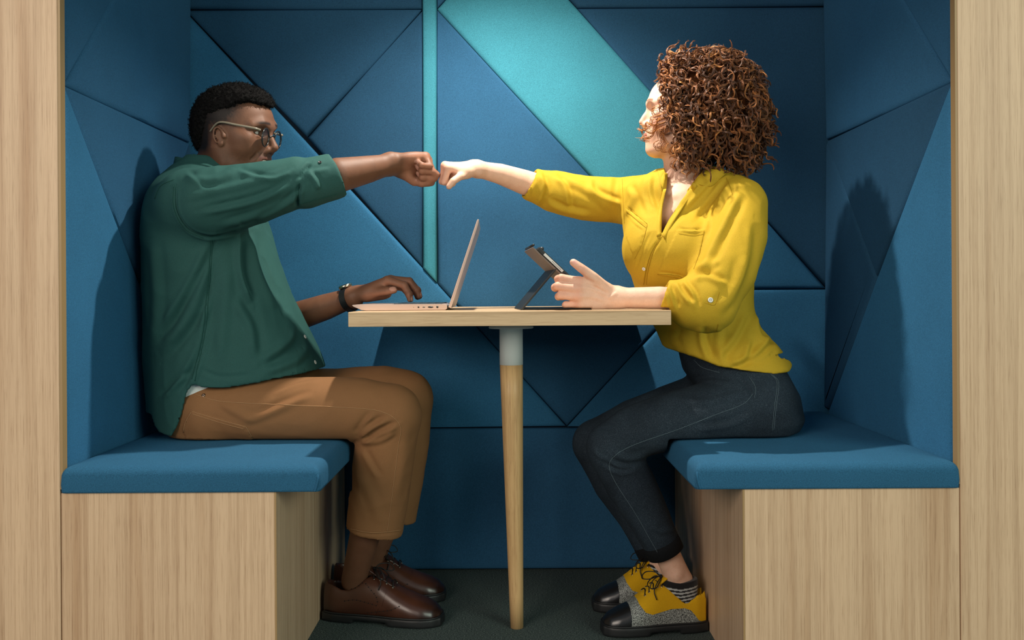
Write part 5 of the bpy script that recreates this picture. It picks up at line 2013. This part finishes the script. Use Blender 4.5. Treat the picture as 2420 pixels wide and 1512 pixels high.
    if kind == 'brown':                                        # punched broguing along the edges
        VV, FF = [], []
        lines = [[(.055, .085), (.080, .083), (.098, .092), (.112, .104)], [(.112, .100), (.130, .086), (.146, .070), (.150, .052)], [(.060, .055), (.090, .060), (.120, .056), (.150, .050)], [(.120, .030), (.150, .036), (.180, .042), (.208, .054)]]
        for ln in lines:
            P2 = catmull(np.array(ln), 10)
            seg = np.r_[0, np.cumsum(np.linalg.norm(np.diff(P2, axis=0), axis=1))]
            for j, s_ in enumerate(np.arange(.004, seg[-1], .0052)):
                a, zz = np.interp(s_, seg, P2[:, 0]) * k, np.interp(s_, seg, P2[:, 1])
                for sg in (-1, 1):
                    c, n = from_side(a, zz, sg)
                    if c is None:
                        continue
                    u = nrm(np.cross(n, [0, 0, 1]))
                    w_ = np.cross(n, u)
                    r_ = .0016 if j % 2 == 0 else .0008
                    o_ = len(VV)
                    VV += [c + n * .0024 + (u * math.cos(t) + w_ * math.sin(t)) * r_ for t in np.linspace(0, 2 * math.pi, 8, endpoint=False)]
                    FF.append([o_ + i for i in range(8)])
        tag(make_mesh('broguing', put(np.array(VV)), FF, M_HOLE, root), kind='stuff')
    return root


def leather(name, attr=True, rgb=None, rough=.32):
    m, nt, b = new_mat(name)
    if attr:
        at = N_(nt, 'ShaderNodeVertexColor', layer_name='Col')
        nt.links.new(at.outputs['Color'], b.inputs['Base Color'])
    else:
        b.inputs['Base Color'].default_value = (*rgb, 1)
    b.inputs['Roughness'].default_value = rough
    b.inputs['Coat Weight'].default_value = .25
    b.inputs['Coat Roughness'].default_value = .25
    n = N_(nt, 'ShaderNodeTexNoise', Scale=700.0, Detail=2.0)
    nt.links.new(coords(nt, (1, 1, 1)), n.inputs['Vector'])
    bump(nt, b, n.outputs['Fac'], .1, .0005)
    return m


M_LEATHER = leather('burnished_brown_leather')
M_LEATHER2 = leather('brown_leather', False, srgb(56, 30, 21))
M_BLACKLEA = leather('black_polished_leather', False, (.010, .010, .011), .28)
M_SUEDE = fabric('yellow_suede', srgb(205, 158, 22), (500, 500, 500), .10, .4, .2, .0006, .95)
M_SPECK = speckle('black_white_speckled_leather', srgb(22, 26, 26), srgb(176, 182, 176), 780)
M_SOLE = plain('black_rubber_sole', (.010, .011, .012), .5)
M_LACE = plain('black_waxed_lace', (.008, .008, .008), .6)
M_BRASS = plain('nickel_eyelet', (.62, .58, .5), .3, 1.0)
M_HOLE = plain('punched_hole', (.006, .004, .003), .8)

hp = J(772, 1453, 2.385)
shoe(man, (hp[0], 2.372 + CAM_Y, .0005), (.295, -.055), .305, 'brown', -1)
hp = J(800, 1400, 2.53)
shoe(man, (J(790, 1400, 2.52)[0], 2.515 + CAM_Y, .0005), (.30, -.008), .300, 'brown', -1)
wheel = J(1666, 1478, 2.275)
shoe(woman, (wheel[0], 2.275 + CAM_Y, .0005), (-.245, -.028), .254, 'two_tone', 1)
shoe(woman, (J(1628, 1440, 2.43)[0], 2.43 + CAM_Y, .0005), (-.25, -.012), .250, 'two_tone', 1)
# ankle socks of the woman: black with grey stripes
for cx_, cy_ in ((wheel[0] - .067, 2.270 + CAM_Y), (J(1628, 1440, 2.43)[0] - .065, 2.428 + CAM_Y)):
    so = Sdf()
    so.loft([(z, cx_ + dx, rx, cy_, ryy) for z, dx, rx, ryy in ((.05, -.01, .056, .026), (.09, -.004, .052, .030), (.115, .002, .047, .033), (.138, .004, .044, .033))], 2, .0, p=2.2)
    so.cut(lambda P: P[..., 2] - (.121 + .12 * np.abs(P[..., 0] - cx_ - .002)), k=.003, op='i')
    Vo, Qo = so.mesh(.0016)
    Vo = relax(Vo, Qo, 2, .5)
    hgt = Vo[:, 2] - .12 * np.abs(Vo[:, 0] - cx_ - .002)
    strp = ((hgt < .108) & (np.mod(hgt - .0005, .0085) < .0042)).astype(float)[:, None]
    make_mesh('sock', Vo, Qo, attr_fabric('striped_knit'), woman, col=np.array(srgb(14, 14, 16)) * (1 - strp) + np.array(srgb(170, 174, 172)) * strp)

# ------------------------------------------------------------------ laptop
laptop = thing('laptop', 'open rose-gold laptop under the hand with the wristwatch', 'laptop', tuple(J(945, 731, 2.2)))
M_ROSE = plain('rose_gold_aluminium', srgb(214, 188, 174), .32, .5)
M_KEY = plain('key_cap', srgb(60, 72, 80), .5)
ly0, ly1 = 2.20 + CAM_Y, 2.505 + CAM_Y
lx0, lx1 = J(832, 722, 2.2)[0], J(1056, 722, 2.2)[0]
prof = [(lx0, .7905), (lx0 + .004, .7875), (lx0 + .022, .7800), (lx0 + .034, .7788), (lx1 - .004, .7788), (lx1, .782), (lx1, .790), (lx1 - .003, .7925), (lx0 + .010, .7925), (lx0 + .002, .7920)]


def extrude(name, prof, y0, y1, mat, parent, bev=.0008):
    bm = bmesh.new()
    vs = [bm.verts.new((x, y0, z)) for x, z in prof]
    f = bm.faces.new(vs)
    r = bmesh.ops.extrude_face_region(bm, geom=[f])
    for v in r['geom']:
        if isinstance(v, bmesh.types.BMVert):
            v.co.y = y1
    bmesh.ops.recalc_face_normals(bm, faces=bm.faces[:])
    if bev:
        bmesh.ops.bevel(bm, geom=bm.edges[:], offset=bev, segments=2, profile=.5, affect='EDGES')
    return bm_obj(name, bm, mat, parent)


extrude('base', prof, ly0, ly1, M_ROSE, laptop)
kb = box('keyboard', (lx0 + .092, ly0 + .016, .7921), (lx1 - .012, ly1 - .016, .7930), plain('keyboard_well', srgb(150, 128, 116), .5), laptop)
bm = bmesh.new()
for r_ in range(6):
    for c_ in range(14):
        x_, y_ = lx0 + .096 + r_ * .0195, ly0 + .020 + c_ * .0191
        g_ = bmesh.ops.create_cube(bm, size=1.0)['verts']
        for v in g_:
            v.co = Vector((x_ + (v.co.x + .5) * .0160, y_ + (v.co.y + .5) * .0160, .7930 + (v.co.z + .5) * .0013))
tag(bm_obj('keys', bm, M_KEY, laptop), kind='stuff')
box('touchpad', (lx0 + .016, (ly0 + ly1) / 2 - .055, .7920), (lx0 + .084, (ly0 + ly1) / 2 + .055, .7929), plain('touchpad', srgb(196, 170, 156), .3, .5), laptop, .0003)
# lid: leaning back, its back to the viewer's right
h0, h1 = J(1058, 724, 2.2), J(1128, 517, 2.2)
h0, h1 = np.array([h0[0] + .001, h0[2]]), np.array([h1[0], h1[2]])
h0[1] = .7855
dv = (h1 - h0) / np.linalg.norm(h1 - h0)
nv2 = np.array([dv[1], -dv[0]])
pr = [h0 + nv2 * .0004, h0 + nv2 * .0072, h0 + dv * .20 + nv2 * .0058, h1 + nv2 * .0042, h1 + nv2 * .0008, h1 - dv * .004]
extrude('lid', [tuple(p) for p in pr], ly0 + .001, ly1 - .001, M_ROSE, laptop)
scr = [h0 + dv * .018 - nv2 * .0004, h0 + dv * .018 + nv2 * .0006, h1 - dv * .006 + nv2 * .0006, h1 - dv * .006 - nv2 * .0004]
extrude('screen', [tuple(p) for p in scr], ly0 + .006, ly1 - .006, plain('dark_glass_screen', (.01, .012, .014), .08), laptop, 0)
tube('hinge', np.array([(lx1 + .0015, ly0 + .02, .7875), (lx1 + .0015, ly1 - .02, .7875)]), .0042, M_KEY, laptop, 10)
for px_, w_, hh in ((977.5, .0006, .0006), (989, .0020, .0020), (1001.5, .0032, .0011), (1017.5, .0064, .0021), (1033.5, .0025, .0025)):
    c = J(px_, 723.5, 2.2)
    lathe('port', [(1.0, 0), (1.0, .0006)], (0, 0, 0), (0, -1, 0), M_BLACK, laptop, 16)
    o = [o for o in laptop.children if o.name.startswith('port')][-1]
    me = o.data
    for v in me.vertices:
        v.co.x, v.co.z = c[0] + v.co.x * w_, .7858 + v.co.z * hh
        v.co.y = ly0 - .0003 + v.co.y * .5

# ------------------------------------------------------------------ tablet in a folding case
tab = thing('tablet', 'tablet propped in a black folding stand case beside the laptop', 'tablet', tuple(J(1270, 729, 2.18)))
ty0, ty1 = 2.17 + CAM_Y, 2.37 + CAM_Y
A_ = J(1258, 582, 2.17)
B_ = J(1350, 668, 2.17)
a2, b2 = np.array([A_[0], A_[2]]), np.array([B_[0], B_[2]])
dt = (b2 - a2) / np.linalg.norm(b2 - a2)
nt2 = np.array([dt[1], -dt[0]])           # towards the back (down left)
if nt2[0] > 0:
    nt2 = -nt2
e2 = a2 + dt * .178
M_BRONZE = plain('bronze_grey_cover', srgb(112, 96, 86), .45, .1)
M_CASE = plain('black_case_leatherette', (.012, .014, .015), .45)
P4 = lambda a, b, s0, s1: [tuple(a + nt2 * s0), tuple(b + nt2 * s0), tuple(b + nt2 * s1), tuple(a + nt2 * s1)]
extrude('back_cover', P4(a2 + dt * .001, e2, .0, .0045), ty0, ty1, M_BRONZE, tab, .001)
extrude('case_shell', P4(a2 + dt * .012, e2, -.0102, -.0002), ty0 + .001, ty1 - .001, M_CASE, tab, .002)
extrude('metal_edge', P4(a2 + dt * .032, a2 + dt * .091, -.0085, -.0025), ty0 - .0006, ty0 + .0012, plain('pale_aluminium', srgb(215, 215, 210), .35, .3), tab, .0004)
extrude('screen', P4(a2 + dt * .018, e2 - dt * .006, -.0112, -.0103), ty0 + .008, ty1 - .008, plain('tablet_glass', (.012, .013, .015), .06), tab, 0)
extrude('side_button', P4(a2 + dt * .118, a2 + dt * .130, -.0080, -.0045), ty0 - .0008, ty0 + .0012, plain('button_metal', srgb(220, 214, 206), .35, .3), tab, 0)
for k_ in range(8):
    q = a2 + dt * (.058 + k_ * .0036) - nt2 * .0055
    lathe('speaker_hole', [(.0010, 0), (.0010, .0004)], (q[0], ty0 - .0005, q[1]), (0, -1, 0), M_BLACK, tab, 10)
c = a2 + dt * .020 - nt2 * .011
tube('pencil', np.array([(c[0], ty0 + .004, c[1]), (c[0], ty1 - .02, c[1])]), .0046, M_CASE, tab, 14)
tube('cover_fold', np.array([(a2[0] + .002, ty0, a2[1] + .003), (a2[0] + .002, ty1, a2[1] + .003)]), .0028, M_CASE, tab, 12)
j2 = J(1312, 633, 2.17)
f2 = J(1229, 726, 2.17)
j2, f2 = np.array([j2[0], j2[2]]), np.array([f2[0], .7795])
dk = (f2 - j2) / np.linalg.norm(f2 - j2)
nk = np.array([dk[1], -dk[0]])
extrude('stand_flap', [tuple(j2), tuple(f2), tuple(f2 + nk * -.005), tuple(j2 + nk * -.005)], ty0, ty1, M_CASE, tab, .001)
extrude('base_flap', [(f2[0] + .002, .7786), (e2[0] + .010, .7786), (e2[0] + .010, .7818), (f2[0] + .002, .7818)], ty0 + .004, ty1, M_CASE, tab, .001)

tab.rotation_euler = (0, 0, math.radians(4))
laptop.rotation_euler = (0, 0, math.radians(1.2))
